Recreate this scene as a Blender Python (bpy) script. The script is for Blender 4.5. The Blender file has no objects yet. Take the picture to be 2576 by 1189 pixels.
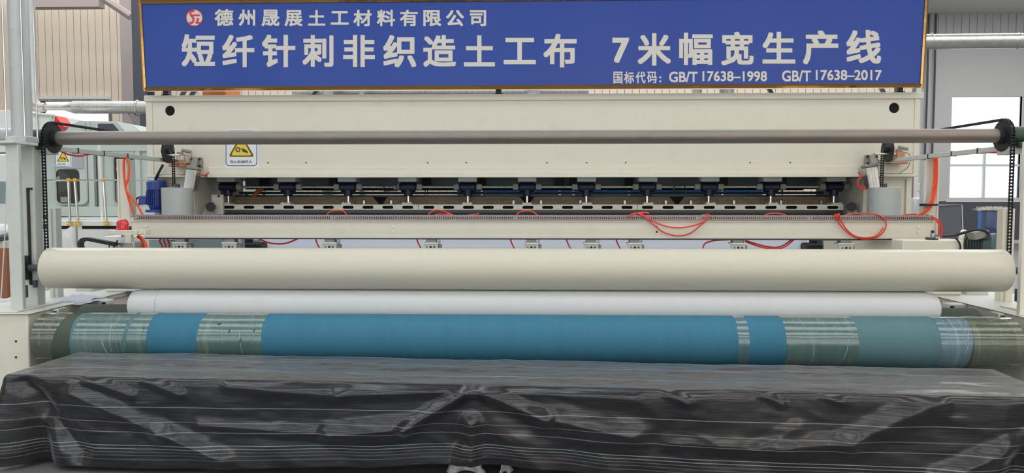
import bpy, math, random
from mathutils import Vector, Matrix, noise
random.seed(7)
SC = bpy.context.scene
COL = SC.collection
R = math.radians

# ------------------------------------------------------------------ camera
FPX, CXP, CYP = 1860.0, 1288.0, 594.5
PITCH, YAW, CAMZ = R(2.91), R(1.72), 1.75
cd = bpy.data.cameras.new('camera'); cam = bpy.data.objects.new('camera', cd); COL.objects.link(cam)
cd.sensor_fit = 'HORIZONTAL'; cd.sensor_width = 36.0; cd.lens = FPX / 2576 * 36.0
cd.clip_start = 0.05; cd.clip_end = 200
cam.location = (0, 0, CAMZ); cam.rotation_euler = (math.pi / 2 - PITCH, 0, YAW)
SC.camera = cam

# ------------------------------------------------------------------ world, daylight, exposure
w = bpy.data.worlds.new('world'); SC.world = w; w.use_nodes = True
bg = w.node_tree.nodes['Background']; bg.inputs[0].default_value = (0.94, 0.97, 1.0, 1); bg.inputs[1].default_value = 5.0
SC.view_settings.view_transform = 'Standard'; SC.view_settings.look = 'None'
SC.view_settings.gamma = 1.0; SC.view_settings.use_curve_mapping = False
SC.view_settings.exposure = -1.42

def area(name, loc, rot, sx, sy, power, col):
    l = bpy.data.lights.new(name, 'AREA'); l.shape = 'RECTANGLE'; l.size = sx; l.size_y = sy
    l.energy = power; l.color = col
    o = bpy.data.objects.new(name, l); COL.objects.link(o); o.location = loc; o.rotation_euler = rot
    return o
# daylight falling in through the roof lights (one per opening in the ceiling)
SKYL = [(-8.0, 2.4), (-2.6, 2.4), (2.8, 2.4), (8.2, 2.4), (13.6, 2.4), (19.0, 2.4), (24.4, 2.4)]
SKYP = [1500, 1300, 750, 700, 2200, 3000, 3000]     # powers set to dim the press roller top and brighten the rear walls
CEIL = 9.0
for (yy, ww), pw in zip(SKYL, SKYP):
    # strips split in two: near ones tint the left cool, the right warm
    near = yy < 10
    area('skylight_daylight', (-8, yy, CEIL - 0.05), (0, 0, 0), 20, ww, pw*0.5, (0.93, 0.975, 1.0) if near else (1.0, 0.985, 0.96))
    area('skylight_daylight', (12, yy, CEIL - 0.05), (0, 0, 0), 20, ww, pw*0.56, (1.0, 0.91, 0.76) if near else (1.0, 0.985, 0.96))
# daylight through the windows of the wall behind the photographer
for i, xx in enumerate((-14, -8.4, -2.8, 2.8, 8.4, 14)):
    area('high_window_daylight', (xx, -11.4, 6.2), (R(90), 0, math.pi), 3.6, 1.9, 800, (0.72, 0.86, 1.0) if xx < 0 else (0.92, 0.95, 1.0))
    area('low_window_daylight', (xx, -11.4, 2.9), (R(90), 0, math.pi), 3.6, 2.2, 1700 if xx > 0 else 1350, (1.0, 0.84, 0.60) if xx > 0 else (0.94, 0.98, 1.0))

# ------------------------------------------------------------------ pixel -> place helpers
_f = Vector((-math.sin(YAW) * math.cos(PITCH), math.cos(YAW) * math.cos(PITCH), -math.sin(PITCH)))
_r = Vector((math.cos(YAW), math.sin(YAW), 0))
_u = _r.cross(_f)
def at(px, py, Y):
    d = _f + _r * ((px - CXP) / FPX) - _u * ((py - CYP) / FPX)
    return Vector((0, 0, CAMZ)) + d * (Y / d.y)
def X(px, Y, py=500): return at(px, py, Y).x
def Z(py, Y, px=1344): return at(px, py, Y).z

# ------------------------------------------------------------------ materials
def lin(c): 
    c /= 255.0
    return c / 12.92 if c <= 0.04045 else ((c + 0.055) / 1.055) ** 2.4
def rgb(t): return (lin(t[0]), lin(t[1]), lin(t[2]), 1)
M = {}
def mat(name, col, rough=0.5, metal=0.0, var=0.05, scale=6.0, bump=0.0, bscale=60.0, coat=0.0, spec=0.5,
        stretch=(1, 1, 1), dirt=None, dirt_amt=0.0, dscale=3.0, emit=0.0, rvar=0.0):
    m = bpy.data.materials.new(name); m.use_nodes = True; nt = m.node_tree; N = nt.nodes; L = nt.links
    b = N['Principled BSDF']
    tc = N.new('ShaderNodeTexCoord'); mp = N.new('ShaderNodeMapping'); mp.inputs['Scale'].default_value = stretch
    L.new(tc.outputs['Object'], mp.inputs['Vector'])
    nz = N.new('ShaderNodeTexNoise'); nz.inputs['Scale'].default_value = scale; nz.inputs['Detail'].default_value = 5
    L.new(mp.outputs[0], nz.inputs['Vector'])
    mx = N.new('ShaderNodeMix'); mx.data_type = 'RGBA'
    c = rgb(col)
    mx.inputs[6].default_value = [min(1, x * (1 - var)) for x in c[:3]] + [1]
    mx.inputs[7].default_value = [min(1, x * (1 + var)) for x in c[:3]] + [1]
    L.new(nz.outputs[0], mx.inputs[0])
    out = mx.outputs[2]
    if dirt:
        n2 = N.new('ShaderNodeTexNoise'); n2.inputs['Scale'].default_value = dscale; n2.inputs['Detail'].default_value = 8
        n2.inputs['Roughness'].default_value = 0.65; L.new(mp.outputs[0], n2.inputs['Vector'])
        mr = N.new('ShaderNodeMapRange'); mr.inputs[1].default_value = 0.55; mr.inputs[2].default_value = 0.75
        mr.inputs[3].default_value = 0; mr.inputs[4].default_value = dirt_amt; L.new(n2.outputs[0], mr.inputs[0])
        m2 = N.new('ShaderNodeMix'); m2.data_type = 'RGBA'; L.new(mr.outputs[0], m2.inputs[0]); L.new(out, m2.inputs[6])
        m2.inputs[7].default_value = rgb(dirt); out = m2.outputs[2]
    L.new(out, b.inputs['Base Color'])
    b.inputs['Roughness'].default_value = rough; b.inputs['Metallic'].default_value = metal
    b.inputs['Specular IOR Level'].default_value = spec
    if coat: b.inputs['Coat Weight'].default_value = coat; b.inputs['Coat Roughness'].default_value = 0.08
    if rvar:
        r2 = N.new('ShaderNodeMapRange'); r2.inputs[3].default_value = max(0, rough - rvar); r2.inputs[4].default_value = rough + rvar
        L.new(nz.outputs[0], r2.inputs[0]); L.new(r2.outputs[0], b.inputs['Roughness'])
    if bump:
        n3 = N.new('ShaderNodeTexNoise'); n3.inputs['Scale'].default_value = bscale; n3.inputs['Detail'].default_value = 4
        L.new(mp.outputs[0], n3.inputs['Vector'])
        bp = N.new('ShaderNodeBump'); bp.inputs['Strength'].default_value = bump; bp.inputs['Distance'].default_value = 0.01
        L.new(n3.outputs[0], bp.inputs['Height']); L.new(bp.outputs[0], b.inputs['Normal'])
    if emit:
        L.new(out, b.inputs['Emission Color']); b.inputs['Emission Strength'].default_value = emit
    M[name] = m; return m

mat('cream_paint', (222, 217, 201), 0.38, var=0.03, scale=2, dirt=(190, 180, 155), dirt_amt=0.25, dscale=5)
mat('cream_roller', (205, 200, 183), 0.30, var=0.03, scale=1.2, stretch=(0.6, 3, 3), dirt=(170, 165, 140), dirt_amt=0.15, dscale=9, spec=0.35)
mat('grey_paint', (176, 184, 178), 0.45, var=0.04, scale=2, dirt=(120, 120, 110), dirt_amt=0.3, dscale=8)
mat('pale_paint', (200, 203, 196), 0.45, var=0.04, scale=3, dirt=(120, 118, 105), dirt_amt=0.35, dscale=7)
mat('carding_paint', (190, 200, 194), 0.5, var=0.03, scale=1.5)
mat('white_paint', (226, 228, 226), 0.5, var=0.02)
mat('web_white', (186, 192, 204), 0.9, var=0.03, scale=14, spec=0.2)  # fabric tone darkened in place of shade from loom and beam
mat('fabric_white', (204, 206, 206), 0.9, var=0.03, scale=14, bump=0.15, bscale=220, spec=0.2)
mat('rubber_blue', (56, 114, 140), 0.72, var=0.10, scale=3, stretch=(5, 0.6, 0.6), bump=0.2, bscale=300, spec=0.3, dirt=(96, 140, 150), dirt_amt=0.25, dscale=9)
mat('rubber_teal', (86, 120, 126), 0.7, var=0.10, scale=3, stretch=(5, 0.6, 0.6), bump=0.2, bscale=300, spec=0.3)
mat('rubber_olive', (74, 84, 74), 0.7, var=0.14, scale=3, stretch=(5, 0.6, 0.6), bump=0.2, bscale=300, spec=0.3)
def tape(name, col, streak):
    mat(name, col, 0.14, var=0.22, scale=2.2, stretch=(9, 1.3, 1.3), bump=0.3, bscale=9, coat=0.8, dirt=streak, dirt_amt=0.55, dscale=1.8, rvar=0.08)
tape('tape_teal', (84, 112, 110), (150, 158, 128)); tape('tape_olive', (78, 86, 70), (140, 140, 112)); tape('tape_blue', (84, 114, 126), (126, 150, 156))
mat('galvanised', (132, 124, 117), 0.38, 0.6, var=0.18, scale=4, stretch=(1, 3, 3), rvar=0.12, dirt=(110, 100, 92), dirt_amt=0.4, dscale=6)
mat('aluminium', (190, 190, 188), 0.28, 0.85, var=0.12, scale=10, rvar=0.1)
mat('duct_steel', (182, 182, 178), 0.3, 0.75, var=0.2, scale=5, rvar=0.12)
mat('chrome', (215, 215, 212), 0.12, 1.0, var=0.03)
mat('brass', (196, 152, 92), 0.12, 1.0, var=0.22, scale=3, bump=0.25, bscale=5)
mat('tray_steel', (150, 142, 142), 0.42, 0.45, var=0.08, scale=9)
mat('cast_grey', (142, 140, 132), 0.5, 0.1, var=0.08)
mat('weight_steel', (184, 189, 187), 0.5, 0.25, var=0.08, scale=4, dirt=(110, 108, 100), dirt_amt=0.4, dscale=4)
mat('black_steel', (34, 38, 40), 0.5, 0.2, var=0.15, scale=12)
mat('black_plastic', (26, 27, 31), 0.45, var=0.1)
mat('dark_void', (9, 9, 10), 0.9, var=0.1)
mat('dark_rail', (70, 72, 74), 0.4, 0.3, var=0.15, stretch=(0.3, 3, 3))
mat('navy_cast', (18, 25, 52), 0.4, var=0.15, scale=9, dirt=(14, 16, 24), dirt_amt=0.7, dscale=12)
mat('motor_blue', (38, 66, 140), 0.32, var=0.08)
mat('motor_teal', (74, 98, 104), 0.45, var=0.1)
mat('green_cast', (36, 62, 52), 0.45, var=0.15)
mat('oily_rail', (128, 112, 90), 0.36, 0.2, var=0.45, scale=9, stretch=(1, 3, 3), dirt=(196, 182, 156), dirt_amt=0.7, dscale=22, bump=0.5, bscale=60)
mat('shade_toned_frame', (74, 80, 76), 0.55, var=0.15, dirt=(30, 32, 32), dirt_amt=0.6)  # shade of the loom opening painted in: dark base, darker blotches
mat('bronze', (104, 88, 64), 0.4, 0.4)
mat('grey_green_plate', (140, 155, 158), 0.5, 0.2, var=0.1)  # even grey-green plate colour
mat('hose_red', (226, 58, 38), 0.28, var=0.05, coat=0.2)
mat('hose_dark', (104, 24, 20), 0.4)
mat('cable_orange', (238, 84, 40), 0.4, var=0.05)
mat('beacon_red', (206, 16, 40), 0.12, var=0.3, scale=60, coat=0.6)
mat('sign_blue', (28, 66, 156), 0.26, var=0.05, scale=0.9, bump=0.5, bscale=1.3, spec=0.35)
mat('letter_white', (216, 212, 204), 0.5, var=0.01)
mat('logo_red', (214, 44, 60), 0.45, var=0.02)
mat('sticker_white', (226, 230, 236), 0.35, var=0.01)
mat('sticker_black', (40, 40, 48), 0.4, var=0.02)
mat('sticker_brown', (74, 48, 50), 0.4, var=0.02)
mat('sticker_yellow', (226, 204, 58), 0.4, var=0.02)
mat('yellow_clamp', (226, 176, 40), 0.4, var=0.04)
mat('orange_paint', (204, 112, 50), 0.45, var=0.1)
mat('amber', (170, 100, 50), 0.15, var=0.1, coat=0.5)
mat('tarp_wood', (120, 100, 78), 0.7, var=0.2, stretch=(1, 8, 8))
mat('rag_white', (206, 206, 204), 0.85, var=0.08, scale=12, bump=0.4, bscale=30)
mat('fibre_tan', (196, 186, 176), 0.95, var=0.1)
mat('fluff', (214, 212, 212), 0.95, var=0.08, scale=12)
mat('concrete', (112, 113, 116), 0.28, var=0.12, scale=0.7, dirt=(150, 153, 158), dirt_amt=0.4, dscale=0.5)
mat('wall_cream', (212, 200, 184), 0.6, var=0.03, scale=0.5)  # warmer than the grey stretch, to carry the warm light on the left
mat('wall_grey', (190, 190, 190), 0.7, var=0.03, scale=0.6)
mat('wainscot', (78, 80, 88), 0.75, var=0.08, scale=1.2)
mat('seam', (120, 112, 104), 0.8)
mat('steel_column', (140, 130, 128), 0.5, var=0.08)
mat('steel_dark', (66, 70, 80), 0.5, var=0.12)
mat('barrel_blue', (46, 104, 176), 0.4, var=0.06); mat('barrel_navy', (44, 58, 92), 0.32, var=0.2, scale=4)
mat('red_plastic', (214, 44, 48), 0.4, var=0.04)
mat('brown_board', (150, 96, 70), 0.6, var=0.1)
mat('ceiling_white', (196, 196, 192), 0.8, var=0.02)
mat('window_frame', (206, 210, 212), 0.5, var=0.02)
mat('pvc_film', (170, 172, 178), 0.25, var=0.1)
mat('blue_paint_line', (96, 140, 205), 0.4)

def glass(name, tint, fac):
    m = bpy.data.materials.new(name); m.use_nodes = True; nt = m.node_tree; nt.nodes.clear()
    o = nt.nodes.new('ShaderNodeOutputMaterial'); mx = nt.nodes.new('ShaderNodeMixShader')
    t = nt.nodes.new('ShaderNodeBsdfTransparent'); t.inputs[0].default_value = tint
    g = nt.nodes.new('ShaderNodeBsdfGlossy'); g.inputs['Roughness'].default_value = 0.05
    mx.inputs[0].default_value = fac
    nt.links.new(t.outputs[0], mx.inputs[1]); nt.links.new(g.outputs[0], mx.inputs[2]); nt.links.new(mx.outputs[0], o.inputs[0])
    M[name] = m
glass('glass', (0.97, 0.98, 1, 1), 0.08); glass('grey_glass', (0.62, 0.66, 0.66, 1), 0.12); glass('bottle', (0.9, 0.86, 0.8, 1), 0.15)

# ------------------------------------------------------------------ mesh builder
ORG = {}
class MB:
    def __init__(s): s.v = []; s.f = []; s.uv = None
    def add(s, vs, fs):
        n = len(s.v); s.v += [Vector(p) for p in vs]; s.f += [tuple(i + n for i in f) for f in fs]; return s
    def box(s, x0, x1, y0, y1, z0, z1, m=None):
        vs = [Vector(p) for p in ((x0,y0,z0),(x1,y0,z0),(x1,y1,z0),(x0,y1,z0),(x0,y0,z1),(x1,y0,z1),(x1,y1,z1),(x0,y1,z1))]
        if m is not None: vs = [m @ p for p in vs]
        return s.add(vs, [(0,3,2,1),(4,5,6,7),(0,1,5,4),(1,2,6,5),(2,3,7,6),(3,0,4,7)])
    def cyl(s, p0, p1, r0, r1=None, n=20, caps=True):
        p0 = Vector(p0); p1 = Vector(p1); r1 = r0 if r1 is None else r1
        d = (p1 - p0).normalized(); a = d.orthogonal().normalized(); b = d.cross(a)
        vs = []
        for p, r in ((p0, r0), (p1, r1)):
            for i in range(n):
                t = 2 * math.pi * i / n; vs.append(p + a * (r * math.cos(t)) + b * (r * math.sin(t)))
        fs = [(i, (i + 1) % n, n + (i + 1) % n, n + i) for i in range(n)]
        if caps: fs += [tuple(range(n - 1, -1, -1)), tuple(range(n, 2 * n))]
        return s.add(vs, fs)
    def lathe(s, c, axis, prof, n=32, caps=True):
        c = Vector(c); d = Vector(axis).normalized(); a = d.orthogonal().normalized(); b = d.cross(a); vs = []; fs = []
        for h, r in prof:
            for i in range(n):
                t = 2 * math.pi * i / n; vs.append(c + d * h + a * (r * math.cos(t)) + b * (r * math.sin(t)))
        for k in range(len(prof) - 1):
            for i in range(n): fs.append((k*n+i, k*n+(i+1)%n, (k+1)*n+(i+1)%n, (k+1)*n+i))
        if caps:
            fs.append(tuple(range(n - 1, -1, -1))); fs.append(tuple((len(prof)-1)*n + i for i in range(n)))
        return s.add(vs, fs)
    def tube(s, pts, r, n=8, caps=True):
        pts = [Vector(p) for p in pts]; k = len(pts); vs = []; fs = []
        t0 = (pts[1] - pts[0]).normalized(); a = t0.orthogonal().normalized()
        for i, p in enumerate(pts):
            t = (pts[min(i + 1, k - 1)] - pts[max(i - 1, 0)]).normalized()
            a = (a - t * a.dot(t)); a = a.normalized() if a.length > 1e-6 else t.orthogonal().normalized()
            b = t.cross(a)
            for j in range(n):
                q = 2 * math.pi * j / n; vs.append(p + a * (r * math.cos(q)) + b * (r * math.sin(q)))
        for i in range(k - 1):
            for j in range(n): fs.append((i*n+j, i*n+(j+1)%n, (i+1)*n+(j+1)%n, (i+1)*n+j))
        if caps: fs += [tuple(range(n - 1, -1, -1)), tuple((k-1)*n + j for j in range(n))]
        return s.add(vs, fs)
    def prism(s, poly, off):
        off = Vector(off); n = len(poly); poly = [Vector(p) for p in poly]
        return s.add(poly + [p + off for p in poly], [tuple(range(n)), tuple(range(2*n-1, n-1, -1))] + [(i, n+i, n+(i+1)%n, (i+1)%n) for i in range(n)])
    def torus(s, c, axis, R_, r, n=28, k=8):
        c = Vector(c); d = Vector(axis).normalized(); a = d.orthogonal().normalized(); b = d.cross(a); vs = []; fs = []
        for i in range(n):
            t = 2*math.pi*i/n; e = a*math.cos(t) + b*math.sin(t)
            for j in range(k):
                q = 2*math.pi*j/k; vs.append(c + e*(R_ + r*math.cos(q)) + d*(r*math.sin(q)))
        for i in range(n):
            for j in range(k): fs.append((i*k+j, ((i+1)%n)*k+j, ((i+1)%n)*k+(j+1)%k, i*k+(j+1)%k))
        return s.add(vs, fs)
    def mesh(s, name, org=Vector((0,0,0)), angle=35, fix=True):
        me = bpy.data.meshes.new(name)
        me.from_pydata([tuple(p - org) for p in s.v], [], s.f); me.validate()
        if fix:
            import bmesh
            bm = bmesh.new(); bm.from_mesh(me); bmesh.ops.recalc_face_normals(bm, faces=bm.faces); bm.to_mesh(me); bm.free()
        me.shade_smooth(); me.set_sharp_from_angle(angle=R(angle))
        return me
    def build(s, name, m, parent=None, bevel=0.0, angle=35, fix=True, label=None):
        org = ORG[parent.name] if parent is not None else Vector((0, 0, 0))
        me = s.mesh(name, org, angle, fix); me.materials.append(M[m])
        o = bpy.data.objects.new(name, me); COL.objects.link(o)
        if parent is not None: o.parent = parent
        ORG[o.name] = org.copy()
        if bevel:
            b = o.modifiers.new('bevel', 'BEVEL'); b.width = bevel; b.segments = 2; b.limit_method = 'ANGLE'; b.angle_limit = R(40); b.harden_normals = False
        if label: o['label'] = label
        return o

def tag(o, label=None, cat=None, group=None, kind=None):
    if label: o['label'] = label
    if cat: o['category'] = cat
    if group: o['group'] = group
    if kind: o['kind'] = kind
    return o
def thing(name, label, cat, loc, group=None, kind=None):
    o = bpy.data.objects.new(name, None); o.empty_display_size = 0.1; COL.objects.link(o)
    o.location = loc; ORG[o.name] = Vector(loc)
    return tag(o, label, cat, group, kind)
def copy_part(o, parent, d=(0, 0, 0)):
    c = o.copy(); COL.objects.link(c); c.parent = parent; c.location = o.location + Vector(d)
    ORG[c.name] = ORG[o.name]
    for ch in list(o.children): copy_part(ch, c)
    return c
def copy_thing(o, d):
    c = o.copy(); COL.objects.link(c); c.location = o.location + Vector(d)
    for ch in list(o.children): copy_part(ch, c)
    return c
def spline(pts, step=6):
    P = [Vector(p) for p in pts]; P = [P[0]*2 - P[1]] + P + [P[-1]*2 - P[-2]]; out = []
    for i in range(1, len(P) - 2):
        for k in range(step):
            t = k / step; a, b, c, d = P[i-1], P[i], P[i+1], P[i+2]
            out.append(0.5*((2*b) + (c-a)*t + (2*a-5*b+4*c-d)*t*t + (3*b-a-3*c+d)*t**3))
    out.append(P[-2]); return out
def pxs(pts): return [at(*p) for p in pts]
# ================================================================== the hall
def struct(o): o['kind'] = 'structure'; return o
YB, YR = 24.0, 30.0            # rear wall: panelled stretch, and the recessed stretch at the right
XL, XR, YF = -21.0, 26.0, -12.0
XS = X(2298, YB)
struct(MB().box(XL, XR, YF, YR, -0.2, 0).build('floor', 'concrete'))
m = MB()
ys = [YF] + [e for yy, ww in SKYL for e in (yy - ww/2, yy + ww/2)] + [YR + 0.3]
for i in range(0, len(ys), 2): m.box(XL, XR, ys[i], ys[i+1], CEIL, CEIL + 0.15)
for yy, ww in SKYL: m.box(XL, -18, yy - ww/2, yy + ww/2, CEIL, CEIL + 0.15); m.box(22, XR, yy - ww/2, yy + ww/2, CEIL, CEIL + 0.15)
struct(m.build('ceiling', 'ceiling_white'))
struct(MB().box(XL - 0.2, XL, YF, YR, 0, CEIL).build('wall_left', 'wall_cream'))
struct(MB().box(XR, XR + 0.2, YF, YR, 0, CEIL).build('wall_right', 'wall_grey'))
# wall behind the photographer with two rows of windows
m = MB(); wx = (-14, -8.4, -2.8, 2.8, 8.4, 14)
for z0, z1 in ((0, 1.8), (4.0, 5.25), (7.15, CEIL)): m.box(XL, XR, YF, YF + 0.2, z0, z1)
for z0, z1 in ((1.8, 4.0), (5.25, 7.15)):
    e = [XL] + [q for xx in wx for q in (xx - 1.8, xx + 1.8)] + [XR]
    for i in range(0, len(e), 2): m.box(e[i], e[i+1], YF, YF + 0.2, z0, z1)
struct(m.build('wall_front', 'wall_grey'))

# panelled rear wall: each ribbed panel a piece of its own, recessed joints
WX0, WX1, WZ0, WZ1 = X(112, YB), X(277, YB), Z(330, YB), Z(249, YB)
wb = struct(MB().box(XL, WX0, YB + 0.04, YB + 0.2, 0, CEIL).box(WX1, XS, YB + 0.04, YB + 0.2, 0, CEIL)
            .box(WX0, WX1, YB + 0.04, YB + 0.2, 0, WZ0).box(WX0, WX1, YB + 0.04, YB + 0.2, WZ1, CEIL).build('wall_back', 'seam'))
ORG[wb.name] = Vector((0, 0, 0))
PW = 0.239
pm = MB().box(0, PW - 0.016, 0, 0.038, 0, 1).mesh('panel'); pm.materials.append(M['wall_cream'])
k = 0; x = XL
while x < XS - PW:
    spans = [(0, CEIL)]
    if x + PW > WX0 and x < WX1: spans = [(0, WZ0), (WZ1, CEIL)]
    for z0, z1 in spans:
        o = bpy.data.objects.new('wall_panel', pm); COL.objects.link(o); o.parent = wb; o.location = (x, YB, z0); o.scale = (1, 1, z1 - z0)
    x += PW
struct(MB().box(XS, XS + 0.15, YB, YR, 0, CEIL).build('wall_return', 'wall_grey'))
def window(name, x0, x1, z0, z1, y, vb=(), hb=(), fr=0.07):
    t = thing(name, 'bright daylit factory window', None, (x0, y, z0), kind='structure'); del t['label']
    m = MB(); d0, d1 = y - 0.05, y + 0.06
    m.box(x0 - fr, x0, d0, d1, z0 - fr, z1 + fr).box(x1, x1 + fr, d0, d1, z0 - fr, z1 + fr)
    m.box(x0, x1, d0, d1, z0 - fr, z0).box(x0, x1, d0, d1, z1, z1 + fr)
    m.build('window_frame', 'window_frame', t)
    for q in vb: MB().box(q[0] - fr*0.4, q[0] + fr*0.4, d0 + 0.012, d1 - 0.012, q[1], q[2]).build('mullion', 'window_frame', t)
    for q in hb: MB().box(x0, x1, d0 + 0.02, d1 - 0.02, q - fr*0.4, q + fr*0.4).build('transom', 'window_frame', t)
    zs = [z0] + list(hb) + [z1]
    for a, b in zip(zs[:-1], zs[1:]): MB().box(x0, x1, y + 0.0, y + 0.008, a, b).build('pane', 'glass', t)
    MB().box(x0 - fr - 0.05, x1 + fr + 0.05, y - 0.14, y + 0.02, z0 - fr - 0.06, z0 - fr).build('window_sill', 'window_frame', t)
    return t
window('window_1', WX0, WX1, WZ0, WZ1, YB + 0.12)
MB().box(WX0 - 0.1, WX1 + 0.1, YB - 0.1, YB, WZ1 + 0.05, WZ1 + 0.16).build('trim_1', 'window_frame')['kind'] = 'structure'
# recessed right stretch of the rear wall
RW = [(X(2388, YR), X(2564, YR)), (X(2594, YR), X(2700, YR))]
RZ0, RZ1 = Z(497, YR), Z(247, YR)
ZW = Z(506, YR)
m = MB().box(XS, XR, YR, YR + 0.2, ZW, RZ0).box(XS, XR, YR, YR + 0.2, RZ1, CEIL)
ex = [XS] + [q for r_ in RW for q in r_] + [XR]
for i in range(0, len(ex), 2): m.box(ex[i], ex[i+1], YR, YR + 0.2, RZ0, RZ1)
wr = struct(m.build('wall_back_right', 'wall_grey'))
struct(MB().box(XS, XR, YR - 0.04, YR + 0.2, 0, ZW).build('trim_wainscot', 'wainscot'))
struct(MB().box(XS, XR, YR - 0.09, YR - 0.04, 0, 0.12).build('baseboard_back', 'pale_paint'))
pm2 = MB().box(0, 0.27, -0.03, 0, 0, 1).mesh('rib'); pm2.materials.append(M['wall_grey'])
x = XS + 0.2
while x < XR - 0.3:
    o = bpy.data.objects.new('wall_panel', pm2); COL.objects.link(o); o.parent = wr; o.location = (x, YR, Z(120, YR)); o.scale = (1, 1, CEIL - Z(120, YR)); x += 0.3
for i, (a, b) in enumerate(RW):
    zt = Z(417, YR); xm = (a + b) / 2
    window('window_%d' % (i + 2), a, b, RZ0, RZ1, YR + 0.08, vb=((xm, RZ0, zt + 0.6),), hb=(zt,), fr=0.11)

# steel columns and brace behind the sign's left edge
def hcol(name, label, x, y, wd, dp, z1, m_):
    t = thing(name, label, 'column', (x, y, 0))
    MB().box(x - wd/2, x + wd/2, y, y + 0.02, 0, z1).build('flange', m_, t)
    MB().box(x - wd/2, x + wd/2, y + dp - 0.02, y + dp, 0, z1).build('flange', m_, t)
    MB().box(x - 0.01, x + 0.01, y + 0.02, y + dp - 0.02, 0, z1).build('web', m_, t)
    return t
hcol('steel_column', 'grey-brown steel column between cream wall panels and dark column', X(331, 21), 21, 0.42, 0.5, CEIL, 'steel_column')
hcol('steel_column', 'dark slate steel column at the left edge of the blue sign', X(357, 16), 16, 0.26, 0.4, CEIL, 'steel_dark')
tag(MB().cyl(at(258, -6, 20), at(330, 42, 20), 0.11, n=8).build('roof_brace', 'steel_column'), 'grey diagonal roof brace meeting the column beside the sign', 'brace')
tag(MB().box(X(60, 21), X(262, 21), 21, 21.3, Z(8, 21), Z(-12, 21)).build('wall_girt', 'steel_column'), 'grey horizontal girt along the top of the cream panels', 'girt')

# ducts ------------------------------------------------------------
t = thing('air_duct', 'galvanised duct dropping along the panels and turning right below them', 'duct', at(85, 270, 14))
p = pxs([(76, -10, 14), (79, 90, 14), (83, 180, 14), (86, 245, 14)])
MB().tube(p, 0.082, 16).build('down_pipe', 'duct_steel', t)
e0 = at(86, 245, 14); e1 = at(112, 271, 14)
MB().tube(spline([at(86, 243, 14), at(88, 258, 14), at(98, 268, 14), at(114, 270, 14)], 6), 0.086, 16).build('elbow', 'duct_steel', t)
MB().cyl(at(112, 270, 14), at(162, 270, 14), 0.058, n=18).build('narrow_pipe', 'duct_steel', t)
MB().cyl(at(160, 270, 14), at(187, 270, 14), 0.058, 0.118, n=18).build('reducer', 'duct_steel', t)
big = MB().cyl(at(186, 270, 14), at(420, 270, 14), 0.118, n=22).build('wide_pipe', 'duct_steel', t)
for i in range(13): MB().torus(at(192 + i*12, 270, 14), (1, 0.03, 0), 0.118, 0.003, 22, 5).build('spiral_seam', 'duct_steel', big)
MB().torus(at(347, 270, 14), (1, 0.03, 0), 0.124, 0.02, 22, 6).build('collar', 'duct_steel', t)
MB().box(X(338, 14), X(350, 14), 14, 14.1, Z(318, 14), Z(286, 14)).cyl(at(320, 280, 14), at(342, 316, 14), 0.015, n=8).build('duct_bracket', 'steel_column', t)
t = thing('air_duct', 'shiny horizontal duct high on the grey wall right of the sign', 'duct', at(2450, 102, 22))
big = MB().cyl(at(2240, 106, 22), at(2700, 101, 22), 0.215, n=28).build('wide_pipe', 'duct_steel', t)
for q in (2340, 2560): MB().torus(at(q, 103, 22), (1, 0.01, 0), 0.217, 0.012, 26, 6).build('seam_ring', 'duct_steel', big)
for q, lb in ((2338, 'thin dark conduit nearest the sign on the grey right wall'), (2356, 'thin dark conduit second from the sign on the grey right wall')):
    tag(MB().tube([at(q, -20, YR - 0.1), at(q - 6, 250, YR - 0.1), at(q - 14, 470, YR - 0.1)], 0.035, 8).build('wall_conduit', 'steel_dark'), lb, 'conduit')
t = thing('air_duct', 'spiral duct glimpsed in the gap below the blue sign', 'duct', at(1100, 232, 12.2))
big = MB().cyl(at(740, 231, 12.2), at(1480, 231, 12.2), 0.085, n=18).build('wide_pipe', 'duct_steel', t)
for i in range(50): MB().torus(at(748 + i*14.7, 231, 12.2), (1, 0, 0), 0.085, 0.005, 18, 4).build('spiral_seam', 'duct_steel', big)
for q in (800, 1110, 1420): MB().cyl(at(q, 231, 12.2), (X(q, 12.2), 12.2, CEIL), 0.008, n=6).build('hanger_rod', 'steel_dark', t)
for q0, q1, lb in ((812, 842, 'white riser pipe below the company name on the sign'), (905, 918, 'slim white riser pipe under the sign, beside the duct'), (1326, 1358, 'pale riser pipe under the middle of the sign'), (1806, 1842, 'pale riser pipe under the right half of the sign'), (1740, 1762, 'short bright riser pipe right of the sign middle')):
    y_ = 11.8; tag(MB().cyl((X((q0+q1)/2, y_), y_, 0), (X((q0+q1)/2, y_), y_, 4.0), (q1-q0)/2*y_/FPX, n=16).build('riser_pipe', 'duct_steel'), lb, 'pipe')

# electric box, plastic-wrapped switch, leaning board, barrels at the right rear
t = thing('junction_box', 'small grey electric box on the wall left of the bright window', 'electric box', at(2322, 470, 22))
MB().box(X(2312, 22), X(2331, 22), 22, 22.2, Z(481, 22), Z(461, 22)).build('case', 'pale_paint', t, 0.01)
MB().box(X(2319, 22), X(2328, 22), 21.99, 22, Z(477, 22), Z(466, 22)).build('cover', 'motor_teal', t)
for q in (2315, 2321): MB().cyl((X(q, 22), 22.1, Z(481, 22)), (X(q, 22), 22.1, Z(500, 22)), 0.02, n=8).build('conduit_stub', 'duct_steel', t)
MB().box(X(2304, 22), X(2334, 22), 22.001, 22.06, 0, Z(483, 22)).build('backing_post', 'wall_grey', t)
tag(MB().box(X(2301, 21.75), X(2324, 21.75), 21.75, 22.0, Z(545, 21.75), Z(496, 21.75)).build('wrapped_switchbox', 'pvc_film', bevel=0.06), 'switch box wrapped in crumpled clear film under the electric box', 'switch box')
t = thing('leaning_board', 'dark grey board with a pale edge leaning by the right wall', 'board', at(2390, 600, 26))
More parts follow.
